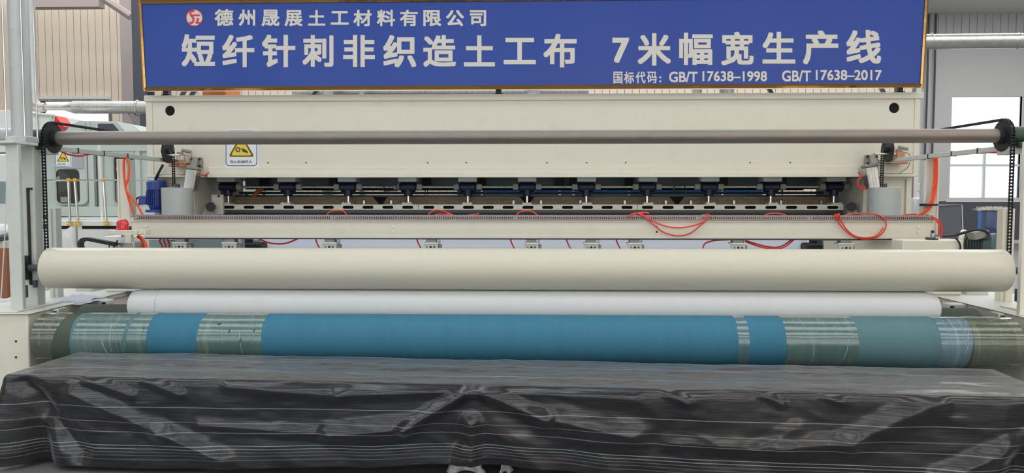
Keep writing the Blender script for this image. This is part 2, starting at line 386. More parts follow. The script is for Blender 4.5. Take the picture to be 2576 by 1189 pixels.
a, b, c, d_ = at(2350, 516, 26), at(2419, 515, 26), at(2424, 640, 25.5), at(2350, 640, 25.5)
MB().prism([a, b, c, d_], (0, 0.05, 0)).build('sheet', 'wainscot', t)
MB().tube([a + Vector((0,-0.02,0)), b + Vector((0,-0.02,0)), c + Vector((0,-0.02,0))], 0.018, 6).build('edge_strip', 'pale_paint', t)
def barrel(px, Y, r, top, m_, label):
    c = Vector((X(px, Y), Y, 0)); h = Z(top, Y)
    t = thing('plastic_barrel', label, 'barrel', c, 'barrels by the right wall')
    MB().lathe(c, (0,0,1), [(0, r*0.93), (0.03, r), (h*0.3, r), (h*0.32, r*1.03), (h*0.34, r), (h*0.66, r), (h*0.68, r*1.03), (h*0.7, r), (h-0.02, r), (h, r*0.96)], 26).build('drum', m_, t)
    MB().torus(c + Vector((0,0,h)), (0,0,1), r*0.97, 0.02, 26, 6).build('rim', m_, t)
    return c, h
barrel(2478, 20.6, 0.15, 531, 'barrel_blue', 'bright blue barrel peeking out behind the dark barrel')
c, h = barrel(2502, 20, 0.29, 529, 'barrel_navy', 'dark navy barrel with fluff heaped on top by the window')
m = MB()
for i in range(1100):
    q = Vector((random.gauss(-0.03, 0.19), random.gauss(0, 0.14), random.uniform(0, 0.04))); q.x = max(-0.36, min(0.34, q.x))
    e = Vector((random.uniform(-0.09, 0.09), random.uniform(-0.06, 0.06), random.uniform(0.0, 0.09)))
    m.tube([c + Vector((0,0,h)) + q, c + Vector((0,0,h)) + q + e*0.5 + Vector((random.uniform(-.02,.02),0,0)), c + Vector((0,0,h)) + q + e], 0.0022, 3)
tag(m.build('fibre_fluff', 'fibre_tan', fix=False), 'pale fibre fluff heaped on the dark navy barrel', 'fluff', kind='stuff')
tag(MB().box(X(2340, 19), X(2600, 19), 19, 19.3, 0, 0.008).build('floor_stripe', 'blue_paint_line'), 'blue painted stripe on the floor at far right', 'floor stripe', kind='structure')
# ================================================================== needle loom
YH = 8.45
HX0, HX1 = X(372, YH), X(2309, YH)
ZT, ZB = Z(236, YH), Z(446, YH)
loom = thing('needle_loom', 'long cream needle loom housing with a row of blue gearboxes underneath', 'machine', ((HX0+HX1)/2, YH, 0))
OX0, OX1 = X(516, YH), X(2158, YH)
# upper housing: shell with a recessed face between flanges, round sight holes at the corners
hc = [at(426, 278, YH), at(2251, 271, YH)]; hr = 0.058
zi0, zi1 = Z(437, YH), Z(252, YH)
m = MB()
def plate_hole(m, x0, x1, z0, z1, y, c, r, dep, n=32):
    outer = []; inner = []
    for i in range(n):
        a = 2*math.pi*(i + 0.5)/n; dx, dz = math.cos(a), math.sin(a)
        sx = ((x1 - c.x) if dx > 0 else (x0 - c.x)) / dx if abs(dx) > 1e-9 else 1e9
        sz = ((z1 - c.z) if dz > 0 else (z0 - c.z)) / dz if abs(dz) > 1e-9 else 1e9
        k = min(sx, sz); outer.append((c.x + dx*k, y, c.z + dz*k)); inner.append((c.x + dx*r, y, c.z + dz*r))
    back = [(p[0], y + dep, p[2]) for p in inner]
    b = len(m.v); m.v += [Vector(p) for p in outer + inner + back]
    for i in range(n):
        j = (i + 1) % n; m.f.append((b+i, b+j, b+n+j, b+n+i)); m.f.append((b+n+i, b+n+j, b+2*n+j, b+2*n+i))
    for cx_, cz_ in ((x0, z0), (x1, z0), (x1, z1), (x0, z1)):   # corner fills
        best = sorted(range(n), key=lambda i: (outer[i][0]-cx_)**2 + (outer[i][2]-cz_)**2)[:2]
        if abs(outer[best[0]][0] - outer[best[1]][0]) > 1e-6 and abs(outer[best[0]][2] - outer[best[1]][2]) > 1e-6:
            m.v.append(Vector((cx_, y, cz_))); m.f.append((b+best[0], b+best[1], len(m.v)-1))
f_in = YH + 0.012
xa, xb = HX0 + 0.075, HX1 - 0.06
q = 0.45
plate_hole(m, xa, xa + q, zi0, zi1, f_in, hc[0], hr, 0.1); plate_hole(m, xb - q, xb, zi0, zi1, f_in, hc[1], hr, 0.1)
m.add([(xa+q, f_in, zi0), (xb-q, f_in, zi0), (xb-q, f_in, zi1), (xa+q, f_in, zi1)], [(0,1,2,3)])
m.build('front_plate', 'cream_paint', loom, fix=False)
MB().box(HX0 - 0.012, HX1 + 0.03, YH - 0.012, YH + 1.75, zi1, ZT).build('top_flange', 'cream_paint', loom, 0.006)
MB().box(HX0, xa, YH, YH + 1.7, zi0 - 0.02, zi1).build('side_flange', 'cream_paint', loom, 0.005)
MB().box(xb, HX1, YH, YH + 1.7, zi0 - 0.02, zi1).build('side_flange', 'cream_paint', loom, 0.005)
MB().box(xa, xb, YH + 1.65, YH + 1.7, ZB, zi1).build('rear_plate', 'cream_paint', loom)
MB().box(xa, xb, YH + 0.02, YH + 1.65, ZB + 0.04, ZB + 0.06).build('floor_plate', 'grey_green_plate', loom)
for c_ in hc: MB().cyl(c_ + Vector((0, 0.03, 0)), c_ + Vector((0, 0.1, 0)), 0.0575, n=24).build('sight_hole', 'dark_void', loom)
lip = MB().box(X(527, YH), X(2157, YH), YH - 0.05, YH + 0.02, ZB, Z(434, YH)).build('lower_lip', 'cream_paint', loom, 0.006)
MB().box(X(527, YH), X(2157, YH), YH - 0.02, YH + 0.012, Z(434, YH), Z(420, YH)).build('lip_backing', 'cream_paint', loom, 0.004)
for q in (674, 770, 1076, 1173, 1376, 1476, 1574, 1887, 1988): MB().cyl(at(q, 409, f_in - 0.003), at(q, 409, f_in + 0.004), 0.008, n=10).build('bolt_hole', 'dark_void', loom)
# lower side frames, set back a little below the housing
YL = YH + 0.15
for sgn, x0, x1, pa, pb in ((-1, HX0 + 0.01, OX0, 388, 500), (1, OX1, HX1 - 0.01, 2205, 2293)):
    xs_ = (x0, X(489, YL)) if sgn < 0 else (X(2172, YL), x1)
    MB().box(*xs_, YL, YH + 1.6, 0, zi0 - 0.03).build('side_frame', 'cream_paint', loom, 0.01)
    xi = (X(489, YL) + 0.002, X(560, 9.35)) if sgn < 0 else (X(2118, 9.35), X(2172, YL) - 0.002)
    MB().box(*xi, 9.36, YH + 1.58, 0.6, ZB + 0.035).build('shade_toned_frame', 'shade_toned_frame', loom, 0.01)
    z0, z1 = Z(445, YH), Z(438, YH)
    MB().box(x0 - 0.01, x1, YH - 0.01, YL + 0.03, z0, z1).build('joint_flange', 'cream_paint', loom, 0.004)
    xo = x0 if sgn < 0 else x1 - 0.06
    MB().box(xo, xo + 0.06, YL - 0.03, YL, 0.9, z0).build('side_rib', 'cream_paint', loom, 0.004)
    MB().box(*xs_, YL - 0.026, YL, Z(452, YL), z0).build('side_rib', 'cream_paint', loom, 0.004)
# inside the opening
YG = 8.92
MB().box(OX0, OX1, YH + 0.4, YH + 0.44, Z(478, YH + .4), ZB + 0.05).build('baffle_plate', 'grey_green_plate', loom) if False else None
MB().box(OX0, OX1, YH + 1.2, YH + 1.25, Z(476, YH + 1.2), ZB + 0.06).build('baffle_plate', 'grey_green_plate', loom)
MB().cyl((OX0, YH + 1.0, Z(485, YH + 1)), (OX1, YH + 1.0, Z(485, YH + 1)), 0.018, n=12).build('stripper_bar', 'motor_teal', loom)
rail = MB().box(X(585, 9.06), X(2110, 9.06), 9.04, 9.3, Z(514, 9.05), Z(494, 9.05)).build('oily_rail', 'oily_rail', loom, 0.006)
MB().box(X(585, 9.06), X(2110, 9.06), 9.025, 9.04, Z(502, 9.05), Z(500, 9.05)).build('rail_lip', 'oily_rail', rail)
MB().box(OX0, OX1, 9.30, 9.5, Z(497, 9.3), Z(490, 9.3)).build('rear_rail', 'dark_rail', loom)
for q in (917, 985, 1292, 1361, 1460, 1571, 1674, 1737, 1845, 1963, 2064): MB().box(X(q, 9.03)-0.012, X(q, 9.03)+0.012, 9.0, 9.04, Z(513, 9.03), Z(504, 9.03)).build('rail_clip', 'aluminium', rail)
MB().box(OX0 + 0.1, OX1 - 0.02, 8.80, 9.3, Z(536, 8.8), Z(528, 8.8)).build('lower_rail', 'dark_rail', loom)
MB().box(OX0 + 0.02, OX1 - 0.02, 8.76, 9.6, Z(560, 8.8), Z(537, 8.8)).build('bed_plate', 'black_steel', loom)
# slotted beam in three lengths, every slot a real hole
def slotted(x0, x1, slots, y, z0, z1, dep):
    m = MB(); cz = (z0 + z1)/2 - 0.002; hw, hh, n = 0.066, 0.019, 24
    ed = [x0] + [(a + b)/2 for a, b in zip(slots[:-1], slots[1:])] + [x1]
    for s_, a, b in zip(slots, ed[:-1], ed[1:]):
        inner = []; outer = []
        for i in range(n):
            t = 2*math.pi*(i + 0.5)/n; dx, dz = math.cos(t), math.sin(t)
            px_ = s_ + (hw - hh)*(1 if dx > 0 else -1) + hh*dx; pz_ = cz + hh*dz
            inner.append((px_, y, pz_))
            if abs(dz)*(hw) > abs(dx)*hh*1.2: outer.append((px_, y, z1 if dz > 0 else z0))
            else: outer.append((b if dx > 0 else a, y, pz_))
        bk = [(p[0], y + dep, p[2]) for p in inner]; k = len(m.v); m.v += [Vector(p) for p in outer + inner + bk]
        for i in range(n):
            j = (i + 1) % n
            if abs(outer[i][0]-outer[j][0]) > 1e-6 and abs(outer[i][2]-outer[j][2]) > 1e-6:
                cxx = b if max(outer[i][0], outer[j][0]) > s_ + hw else a; czz = z1 if max(outer[i][2], outer[j][2]) > cz + hh else z0
                m.v.append(Vector((cxx, y, czz))); m.f.append((k+i, len(m.v)-1, k+j))
            m.f.append((k+i, k+j, k+n+j, k+n+i)); m.f.append((k+n+i, k+n+j, k+2*n+j, k+2*n+i))
    m.add([(x0,y,z1),(x1,y,z1),(x1,y+0.14,z1),(x0,y+0.14,z1)], [(0,1,2,3)]); m.add([(x0,y,z0),(x1,y,z0),(x1,y+0.14,z0),(x0,y+0.14,z0)], [(0,3,2,1)])
    m.add([(x0,y,z0),(x0,y,z1),(x0,y+0.14,z1),(x0,y+0.14,z0)], [(0,1,2,3)]); m.add([(x1,y,z0),(x1,y,z1),(x1,y+0.14,z1),(x1,y+0.14,z0)], [(0,3,2,1)])
    return m
YBm = 8.80; bz0, bz1 = Z(527.5, YBm), Z(514, YBm)
ends = [551, 1052, 1604, 2123]
sl = [576 + i*49.95 for i in range(10)] + [1078.5 + i*49.9 for i in range(11)] + [1629 + i*51.8 for i in range(10)]
for a, b in zip(ends[:-1], ends[1:]):
    ss = [X(q, YBm, 521) for q in sl if a < q < b]
    o = slotted(X(a, YBm) + 0.003, X(b, YBm) - 0.003, ss, YBm, bz0, bz1, 0.02).build('slotted_beam', 'cream_paint', loom, fix=False)
    MB().box(X(a, YBm) + 0.02, X(b, YBm) - 0.02, YBm + 0.06, YBm + 0.12, bz0 + 0.004, bz1 - 0.004).build('beam_core', 'dark_void', o)
# gearboxes
GX = [574, 725, 876, 1027, 1177, 1326, 1475, 1628, 1783, 1939, 2098]
gx0 = X(GX[5], YG, 470); gz = Z(470, YG)
def gearbox():
    x = gx0
    g = MB().cyl((x - 0.085, YG, gz), (x + 0.085, YG, gz), 0.062, n=20).build('gearbox', 'navy_cast', loom, 0.006)
    MB().box(x - 0.11, x + 0.11, YG - 0.07, YG + 0.14, Z(457, YG), ZB + 0.05).build('mount_block', 'pale_paint', g, 0.004)
    MB().box(x - 0.095, x + 0.095, YG - 0.06, YG + 0.1, gz + 0.05, Z(457, YG)).build('mount_flange', 'black_steel', g, 0.004)
    MB().cyl((x, YG, Z(493, YG)), (x, YG, gz - 0.02), 0.052, n=18).build('boss', 'navy_cast', g, 0.004)
    MB().cyl((x, YG, Z(511, YG)), (x, YG, Z(490, YG)), 0.017, n=14).build('piston_rod', 'chrome', g)
    MB().box(x - 0.058, x + 0.058, YBm + 0.004, YG + 0.05, Z(514.3, YG - 0.06), Z(509.5, YG)).build('rod_foot', 'pale_paint', g, 0.003)
    for s_ in (-1, 1):
        MB().cyl((x + s_*0.085, YG, gz), (x + s_*0.105, YG, gz), 0.04, n=14).build('end_cap', 'black_steel', g)
        MB().box(x + s_*0.138 - 0.034, x + s_*0.138 + 0.034, YG - 0.036, YG + 0.036, gz - 0.034, gz + 0.034).build('coupling', 'cast_grey', g, 0.006)
        MB().cyl((x + s_*0.04, YBm + 0.03, Z(509.5, YG)), (x + s_*0.04, YBm + 0.03, Z(508, YG)), 0.007, n=8).build('foot_bolt', 'chrome', g)
    return g
g0 = gearbox()
for q in GX:
    if q != GX[5]: copy_part(g0, loom, (X(q, YG, 470) - gx0, 0, 0))
for a, b in zip(GX[:-1], GX[1:]):
    MB().cyl((X(a, YG, 470) + 0.13, YG, gz), (X(b, YG, 470) - 0.13, YG, gz), 0.016, n=12).build('drive_shaft', 'aluminium', loom)
MB().cyl((OX0 + 0.3, 9.34, Z(474, 9.34)), (OX1 - 0.3, 9.34, Z(474, 9.34)), 0.026, n=12).build('rear_shaft', 'black_steel', loom)
for i in range(11):
    x = OX0 + 0.55 + (i + 0.35*math.sin(i*2.3))*(OX1 - OX0 - 1.1)/10.5
    MB().box(x - 0.05, x + 0.05, 9.30, 9.38, Z(479, 9.34), Z(469, 9.34)).build('shaft_clamp', 'black_steel', loom, 0.01)
for q in (956, 1326, 1703):
    MB().prism([at(q - 18, 494.5, 9.02), at(q + 18, 494.5, 9.02), at(q + 5, 513, 9.02), at(q - 3, 513, 9.02)], (0, 0.018, 0)).build('rail_joint', 'dark_void', loom)
tag(MB().box(X(1150, 11.2), X(1918, 11.2), 11.2, 11.23, 0, Z(479, 11.2)).build('blue_sheet', 'barrel_blue'), 'blue plastic sheet standing behind the loom, glimpsed through its opening', 'sheet')
# second, rear row of rods and dark brackets
for q in (665, 840, 1073, 1212, 1408, 1443, 1582, 1818, 1966):
    x = X(q, 9.5, 470)
    b = MB().box(x - 0.05, x + 0.05, 9.45, 9.55, Z(478, 9.5), ZB + 0.06).build('rear_bracket', 'black_steel', loom, 0.004)
    MB().cyl((x, 9.5, Z(495, 9.5)), (x, 9.5, Z(477, 9.5)), 0.02, n=10).build('rear_rod', 'chrome', b)
    MB().box(x - 0.06, x + 0.06, 9.42, 9.56, Z(495, 9.5), Z(491, 9.5)).build('rear_foot', 'black_steel', b)
MB().tube(spline(pxs([(640, 495, 9.2), (645, 485, 9.2), (655, 476, 9.2), (662, 470, 9.2)]), 5), 0.03, 8).build('yellow_strap', 'orange_paint', loom)
MB().box(X(615, 9.4), X(622, 9.4), 9.4, 9.45, Z(494, 9.4), Z(488, 9.4)).build('blue_block', 'motor_blue', loom)
# left and right cradle plates at the ends of the slotted beam
MB().box(X(532, 8.75), X(561, 8.75), 8.75, 8.79, Z(540, 8.75), Z(489, 8.75)).build('end_plate', 'cream_paint', loom, 0.005)
MB().cyl(at(550, 493, 8.745), at(550, 493, 8.76), 0.013, n=12).build('bolt_hole', 'dark_void', loom)
for q, r_ in ((522, -1), (2150, 1)):
    h = MB().prism([at(q-16, 540, 8.66), at(q+12, 540, 8.66), at(q+8*(-r_)+2, 508, 8.66), at(q-6*r_-4, 510, 8.66)], (0, 0.06, 0)).build('guide_bracket', 'weight_steel', loom, 0.004)
    MB().cyl(at(q+8*-r_, 520, 8.63), at(q+8*-r_, 520, 8.75), 0.055, n=20).build('guide_wheel', 'black_steel', h)
for q0, q1 in ((1400, 1440), (965, 1000), (1695, 1725)):
    MB().tube([at(q0, 478, 8.75), at(q0+2, 463, 8.75), at((q0+q1)/2, 467, 8.75), at(q1-4, 463, 8.75), at(q1, 478, 8.75), at(q0, 479, 8.75)], 0.012, 6).build('cable_hook', 'black_plastic', loom) if q0 != 1400 else None

# things fixed on top of the loom, in the gap below the sign ----------
t = thing('gear_motor', 'orange gear motor housing peeking out below the left of the sign', 'motor', at(542, 238, 9.4))
MB().box(X(522, 9.4), X(580, 9.4), 9.3, 9.8, ZT, ZT + 0.26).build('case', 'orange_paint', t, 0.02)
MB().box(X(566, 9.3), X(618, 9.3), 9.2, 9.35, ZT, ZT + 0.07).build('flange', 'black_steel', t, 0.01)
for q0, q1, lb in ((455, 466, 'grey brace left of the orange motor under the sign'), (476, 490, 'dark curved brace beside the orange motor under the sign'), (782, 796, 'dark slanted brace under the sign near the spiral duct'), (1946, 1934, 'black slanted brace under the right half of the sign'), (2224, 2214, 'black slanted brace near the right end of the sign')):
    tag(MB().box(-0.02, 0.02, -0.02, 0.02, 0, 0.42, Matrix.Translation((X(q0, 9), 9.0, ZT)) @ Matrix.Rotation(math.atan2((q1-q0)*0.9, 17), 4, 'Y')).build('sign_brace', 'steel_dark'), lb, 'brace')

# ================================================================== sign board
SY, ST = 8.33, R(2.0)
zs0 = Z(222, SY)
def on_sign(px, py, off=0.0):
    Y = SY
    for _ in range(3):
        p = at(px, py, Y); Y = SY - (p.z - zs0)*math.tan(ST) - off
    return at(px, py, Y)
sign = thing('sign_board', 'long blue sign with white Chinese lettering in a polished brass frame', 'sign', on_sign(1340, 222))
cor = [on_sign(366, 219), on_sign(2316, 214), on_sign(2325, -8), on_sign(358, 8)]
cor[2] = Vector((cor[1].x + 0.012, 0, 0)); zt_ = cor[3].z; cor[2].z = zt_; cor[2].y = SY - (zt_ - zs0)*math.tan(ST)
cor[3] = Vector((cor[0].x - 0.012, cor[2].y, zt_))
zb_ = (cor[0].z + cor[1].z)/2
cor[0] = Vector((cor[0].x, SY, zb_)); cor[1] = Vector((cor[1].x, SY, zb_))
nrm = Vector((0, -math.cos(ST), -math.sin(ST)))
MB().prism([c_ for c_ in cor], -nrm*0.06).build('panel', 'sign_blue', sign)
def bar(a, b, wd, inward):
    a, b = Vector(a), Vector(b); d = (b - a).normalized()
    p = [a - d*0, b + d*0, b + inward*wd - d*wd*0, a + inward*wd]
    mm = MB(); q = [x_ + nrm*0.012 for x_ in p]
    mid = [a + nrm*0.024 + inward*wd*0.5, b + nrm*0.024 + inward*wd*0.5]
    bk = [x_ - nrm*0.07 for x_ in (a, b)]
    mm.add([bk[0], bk[1], q[0], q[1], mid[0], mid[1], q[3], q[2], p[3], p[2]], [(0,1,3,2), (2,3,5,4), (4,5,7,6), (6,7,9,8)])
    return mm
up = (cor[3] - cor[0]).normalized()
bar(cor[0] - up*0.035, cor[1] - up*0.035, 0.045, up).build('frame_bar', 'brass', sign)
bar(cor[3] + up*0.035, cor[2] + up*0.035, 0.045, -up).build('frame_bar', 'brass', sign)
bar(cor[0] - up*0.035 + Vector((-0.026,0,0)), cor[3] + up*0.035 + Vector((-0.026,0,0)), 0.036, Vector((1,0,0))).build('frame_bar', 'brass', sign)
bar(cor[1] - up*0.035 + Vector((0.026,0,0)), cor[2] + up*0.035 + Vector((0.026,0,0)), 0.036, Vector((-1,0,0))).build('frame_bar', 'brass', sign)
for q in (420, 1254, 2260):
    x = X(q, SY + 0.1)
    MB().box(x - 0.03, x + 0.03, SY + 0.12, SY + 0.2, ZT, zb_ + 0.05).box(x - 0.05, x + 0.05, SY + 0.12, SY + 0.22, ZT, ZT + 0.012).build('foot_bracket', 'steel_dark', sign)

def glyph_mesh(txt, bold):
    c = bpy.data.curves.new('t', 'FONT'); c.body = txt; c.size = 1; c.resolution_u = 3
    o = bpy.data.objects.new('t', c); COL.objects.link(o)
    dg = bpy.context.evaluated_depsgraph_get(); dg.update()
    me = bpy.data.meshes.new_from_object(o.evaluated_get(dg)); bpy.data.objects.remove(o); bpy.data.curves.remove(c)
    vs = [v.co.copy() for v in me.vertices]; fs = [tuple(p.vertices) for p in me.polygons]; bpy.data.meshes.remove(me)
    return vs, fs
def letter(parent, txt, box, surf, m_, bold=0.03, off=0.003, name='lettering'):
    vs, fs = glyph_mesh(txt, bold); xs = [v.x for v in vs]; ys_ = [v.y for v in vs]
    a, b, c, d = min(xs), max(xs), min(ys_), max(ys_)
    a, b, c, d = a - bold, b + bold, c - bold, d + bold
    m = MB(); n_ = len(vs)
    sh = [(0, 0)] + [(bold*a_, bold*b_) for a_ in (-1, 0, 1) for b_ in (-1, 0, 1) if a_ or b_]     # strokes thickened evenly all round
    for k, (ex, ey) in enumerate(sh):
        m.v += [surf(box[0] + (v.x + ex - a)/(b - a)*(box[2] - box[0]), box[3] - (v.y + ey - c)/(d - c)*(box[3] - box[1]), off + 0.00006*k) for v in vs]
        m.f += [tuple(i + k*n_ for i in f) for f in fs]
    return m.build(name, m_, parent, fix=False)
rows = [('德',540,23,587,65.5),('州',600,24,642,65),('晟',658,24,703,66),('展',716,25,761,66),('土',775,25,818,64.5),('工',832,28,877,62),('材',889,24.5,935,66),('料',948,24.5,994,66),('有',1006,24.5,1051,66),('限',1065,25,1110,66),('公',1122,25,1167,66),('司',1182,25.5,1223,66),
 ('短',457,86,541,167),('纤',559,87.5,640,169),('针',659,87,743,169),('刺',761,88,839,168),('非',863,88,943,168.5),('织',964,88,1047,169.5),('造',1065,88,1147,168),('土',1167,89,1245,167),('工',1267,95,1348,161.5),('布',1367,85,1450.5,169.5),
 ('7',1540.5,94.7,1583,158),('米',1604,83.5,1688,165),('幅',1708.5,82,1793,163.5),('宽',1814,80,1896,164.5),('生',1918,80,2000.5,160),('产',2020,76.5,2109,162),('线',2129,75.5,2216.5,160)]
for ch, x0, y0, x1, y1 in rows: letter(sign, ch, (x0, y0, x1, y1), on_sign, 'letter_white', 0.026 if ch != '7' else 0.03, name='character')
for tx, x0, y0, x1, y1 in (('国',1543,180,1566,210),('标',1570,180,1595,209.5),('代',1599,180,1624,209.5),('码',1628,180,1652,209)):
    letter(sign, tx, (x0, y0, x1, y1), on_sign, 'letter_white', 0.022, name='character')
for tx, x0, y0, x1, y1 in ((':',1658.5,192,1663.5,207),('GB/T',1683,180,1755,207),('17638–1998',1767,179,1929.5,204.5),('GB/T',1967,177,2040,205),('17638–2017',2052,175.6,2218,201.6)):
    letter(sign, tx, (x0, y0, x1, y1), on_sign, 'letter_white', 0.022, name='lettering')
# logo: white disc, red ring, red strokes
def disc(cx, cy, r0, r1, surf, off, n=40):
    m = MB()
    for i in range(n):
        a, b = 2*math.pi*i/n, 2*math.pi*(i+1)/n
        pts = [(cx + r1*math.cos(a), cy + r1*math.sin(a)), (cx + r1*math.cos(b), cy + r1*math.sin(b)), (cx + r0*math.cos(b), cy + r0*math.sin(b)), (cx + r0*math.cos(a), cy + r0*math.sin(a))]
        if r0 == 0: pts = pts[:3]
        m.add([surf(p[0], p[1], off) for p in pts], [tuple(range(len(pts)))])
    return m
def ribbon(pts, wd, surf, off):
    m = MB(); P = [Vector((p[0], p[1], 0)) for p in pts]; L_, R_ = [], []
    for i, p in enumerate(P):
        d = (P[min(i+1, len(P)-1)] - P[max(i-1, 0)]).normalized(); n_ = Vector((-d.y, d.x, 0))*wd/2
        L_.append(p + n_); R_.append(p - n_)
    k = len(P); m.v = [surf(q.x, q.y, off) for q in L_ + R_]; m.f = [(i, i+1, k+i+1, k+i) for i in range(k-1)]
    return m
lg = disc(489, 44.7, 0, 19.6, on_sign, 0.003).build('logo_disc', 'letter_white', sign, fix=False)
disc(489, 44.7, 19.4, 21.5, on_sign, 0.0035).build('logo_ring', 'logo_red', lg, fix=False)
cv = lambda L: [(350 + a/4.573, b/4.573) for a, b in L]
S_ = [tuple(p[:2]) for p in spline([(a, b, 0) for a, b in cv([(634, 128), (605, 128), (588, 150), (600, 180), (622, 205), (624, 238), (606, 262), (572, 264)])], 5)]
ribbon(S_, 5.2, on_sign, 0.0045).build('logo_stroke', 'logo_red', lg, fix=False)
ribbon(cv([(606, 176), (700, 176)]), 4.2, on_sign, 0.0045).build('logo_stroke', 'logo_red', lg, fix=False)
ribbon(cv([(680, 208), (662, 266)]), 5.0, on_sign, 0.0045).build('logo_stroke', 'logo_red', lg, fix=False)
ribbon(cv([(648, 264), (710, 264)]), 3.6, on_sign, 0.0045).build('logo_stroke', 'logo_red', lg, fix=False)

# warning plate on the loom ---------------------------------------------
def warn_plate(label, surf_Y, x0, y0, x1, y1, name='warning_sign', full=True):
    sf = lambda px, py, off=0.0: at(px, py, surf_Y - 0.004 - off)
    t = thing(name, label, 'warning sign', sf((x0+x1)/2, y1))
    MB().prism([sf(x0, y1), sf(x1, y1), sf(x1, y0), sf(x0, y0)], (0, 0.003, 0)).build('plate', 'sticker_white', t)
    W_, H_ = x1 - x0, y1 - y0; ix0, ix1, iy0, iy1 = x0 + 0.03*W_, x1 - 0.07*W_, y0 + 0.04*H_, y1 - 0.05*H_; r_ = 0.09*W_
    loop = []
    for cx_, cy_, a0 in ((ix1 - r_, iy0 + r_, -90), (ix1 - r_, iy1 - r_, 0), (ix0 + r_, iy1 - r_, 90), (ix0 + r_, iy0 + r_, 180)):
        for k in range(6): a = R(a0 + k*18); loop.append((cx_ + r_*math.cos(a), cy_ + r_*math.sin(a)))
    loop.append(loop[0]); loop.append(loop[1])
    ribbon(loop, 0.02*W_, sf, 0.001).build('border', 'sticker_black', t, fix=False)
    cx_ = (ix0 + ix1)/2
    def tri(k, m_, off):
        b = y0 + 0.72*H_; hw = 0.40*W_*k; tp = b - 0.60*H_*k
        b2 = b - (1 - k)*0.16*H_
        pts = []
        for px_, py_ in ((cx_ - hw, b2), (cx_ + hw, b2), (cx_, b2 - 0.60*H_*k)): pts.append((px_, py_))
        out = []
        for i in range(3):
            p, a, b_ = pts[i], pts[i-1], pts[(i+1) % 3]
            for s_ in range(5):
                t_ = s_/4; q0 = (p[0] + (a[0]-p[0])*0.12, p[1] + (a[1]-p[1])*0.12); q1 = (p[0] + (b_[0]-p[0])*0.12, p[1] + (b_[1]-p[1])*0.12)
                out.append(((1-t_)**2*q0[0] + 2*t_*(1-t_)*p[0] + t_*t_*q1[0], (1-t_)**2*q0[1] + 2*t_*(1-t_)*p[1] + t_*t_*q1[1]))
        mm = MB(); mm.add([sf(q[0], q[1], off) for q in out], [tuple(range(len(out)))]); return mm.build('triangle', m_, t, fix=False)
    tri(1.0, 'sticker_yellow', 0.0008); tri(0.94, 'sticker_brown', 0.0014); tri(0.78, 'sticker_yellow', 0.0020)
    gx, gy = x0 + 0.38*W_, y0 + 0.53*H_
    gp = []
    for i in range(40):
        rr = 0.083*W_ if i % 4 < 2 else 0.066*W_; a = 2*math.pi*i/40; gp.append((gx + rr*math.cos(a), gy + rr*math.sin(a)))
    mm = MB(); n = len(gp); mm.v = [sf(p[0], p[1], 0.0026) for p in gp] + [sf(gx + 0.036*W_*math.cos(2*math.pi*i/40), gy + 0.036*W_*math.sin(2*math.pi*i/40), 0.0026) for i in range(40)]
    mm.f = [(i, (i+1) % 40, 40 + (i+1) % 40, 40 + i) for i in range(40)]; mm.build('gear_symbol', 'sticker_brown', t, fix=False)
    hp = [(0.45, 0.49), (0.55, 0.505), (0.63, 0.55), (0.66, 0.57), (0.66, 0.63), (0.60, 0.605), (0.53, 0.59), (0.50, 0.56), (0.50, 0.53)]
    mm = MB(); mm.add([sf(x0 + a*W_, y0 + b*H_, 0.0026) for a, b in hp], [tuple(range(len(hp)))]); mm.build('hand_symbol', 'sticker_brown', t, fix=False)
    if full: letter(t, '当心机械伤人', (x0 + 0.15*W_, y0 + 0.805*H_, x0 + 0.80*W_, y0 + 0.885*H_), sf, 'sticker_black', 0.012, 0.001)
    else: letter(t, '当心机', (x0 + 0.15*W_, y0 + 0.80*H_, x0 + 0.62*W_, y0 + 0.88*H_), sf, 'sticker_black', 0.012, 0.001)
    return t
warn_plate('white plate with a yellow gear-and-hand warning triangle on the cream loom', f_in, 566, 325, 652, 421.5)
# ================================================================== lift shaft, sprockets, chains
YP = 6.17; zp = (Z(347, YP, 140) + Z(341.5, YP, 2520))/2; rp = 0.058
SXL, SXR = X(112, YP - 0.128, 450), X(2544, YP - 0.128, 450)
shaft = thing('lift_shaft', 'long grey steel pipe shaft with a toothed sprocket at each end', 'shaft', (0, YP, zp))
MB().cyl((SXL + 0.03, YP, zp), (SXR - 0.04, YP, zp), rp, n=32).build('pipe', 'galvanised', shaft)
def sprocket_mb(x, y, z, r, n, th=0.014):
    m = MB(); p = []
    for i in range(n*4):
        a = 2*math.pi*i/(n*4); rr = r if i % 4 in (0, 1) else r*0.93; p.append((x - th/2, y + rr*math.cos(a), z + rr*math.sin(a)))
    m.prism(p, (th, 0, 0)); return m
RS = 0.128
for sx, d in ((SXL, 1), (SXR, -1)):
    s_ = sprocket_mb(sx, YP, zp, RS, 36).build('sprocket', 'black_steel', shaft)
    MB().cyl((sx, YP, zp), (sx + d*0.05, YP, zp), 0.07, n=20).build('hub', 'black_steel', s_)
    MB().cyl((sx - d*0.17, YP, zp), (sx, YP, zp), 0.025, n=14).build('journal', 'black_steel', shaft)
Y2, R2 = 8.12, 0.128; z2 = Z(379, Y2, 1344)
for sx, d, lb in ((SXL, 1, 'black toothed idler sprocket at the rear end of the left arm'), (SXR, -1, 'black toothed idler sprocket at the rear end of the right arm')):
    t = thing('idler_sprocket', lb, 'sprocket', (sx, Y2, z2))
    sprocket_mb(sx, Y2, z2, R2, 36).build('toothed_wheel', 'black_steel', t)
    MB().cyl((sx - 0.06*1, Y2, z2), (sx + 0.035*1, Y2, z2), 0.03, n=16).build('hub', 'black_steel', t)
    MB().cyl((sx + d*0.02, Y2, z2), (sx + d*0.024, Y2, z2), 0.014, n=12).build('shaft_end', 'aluminium', t)
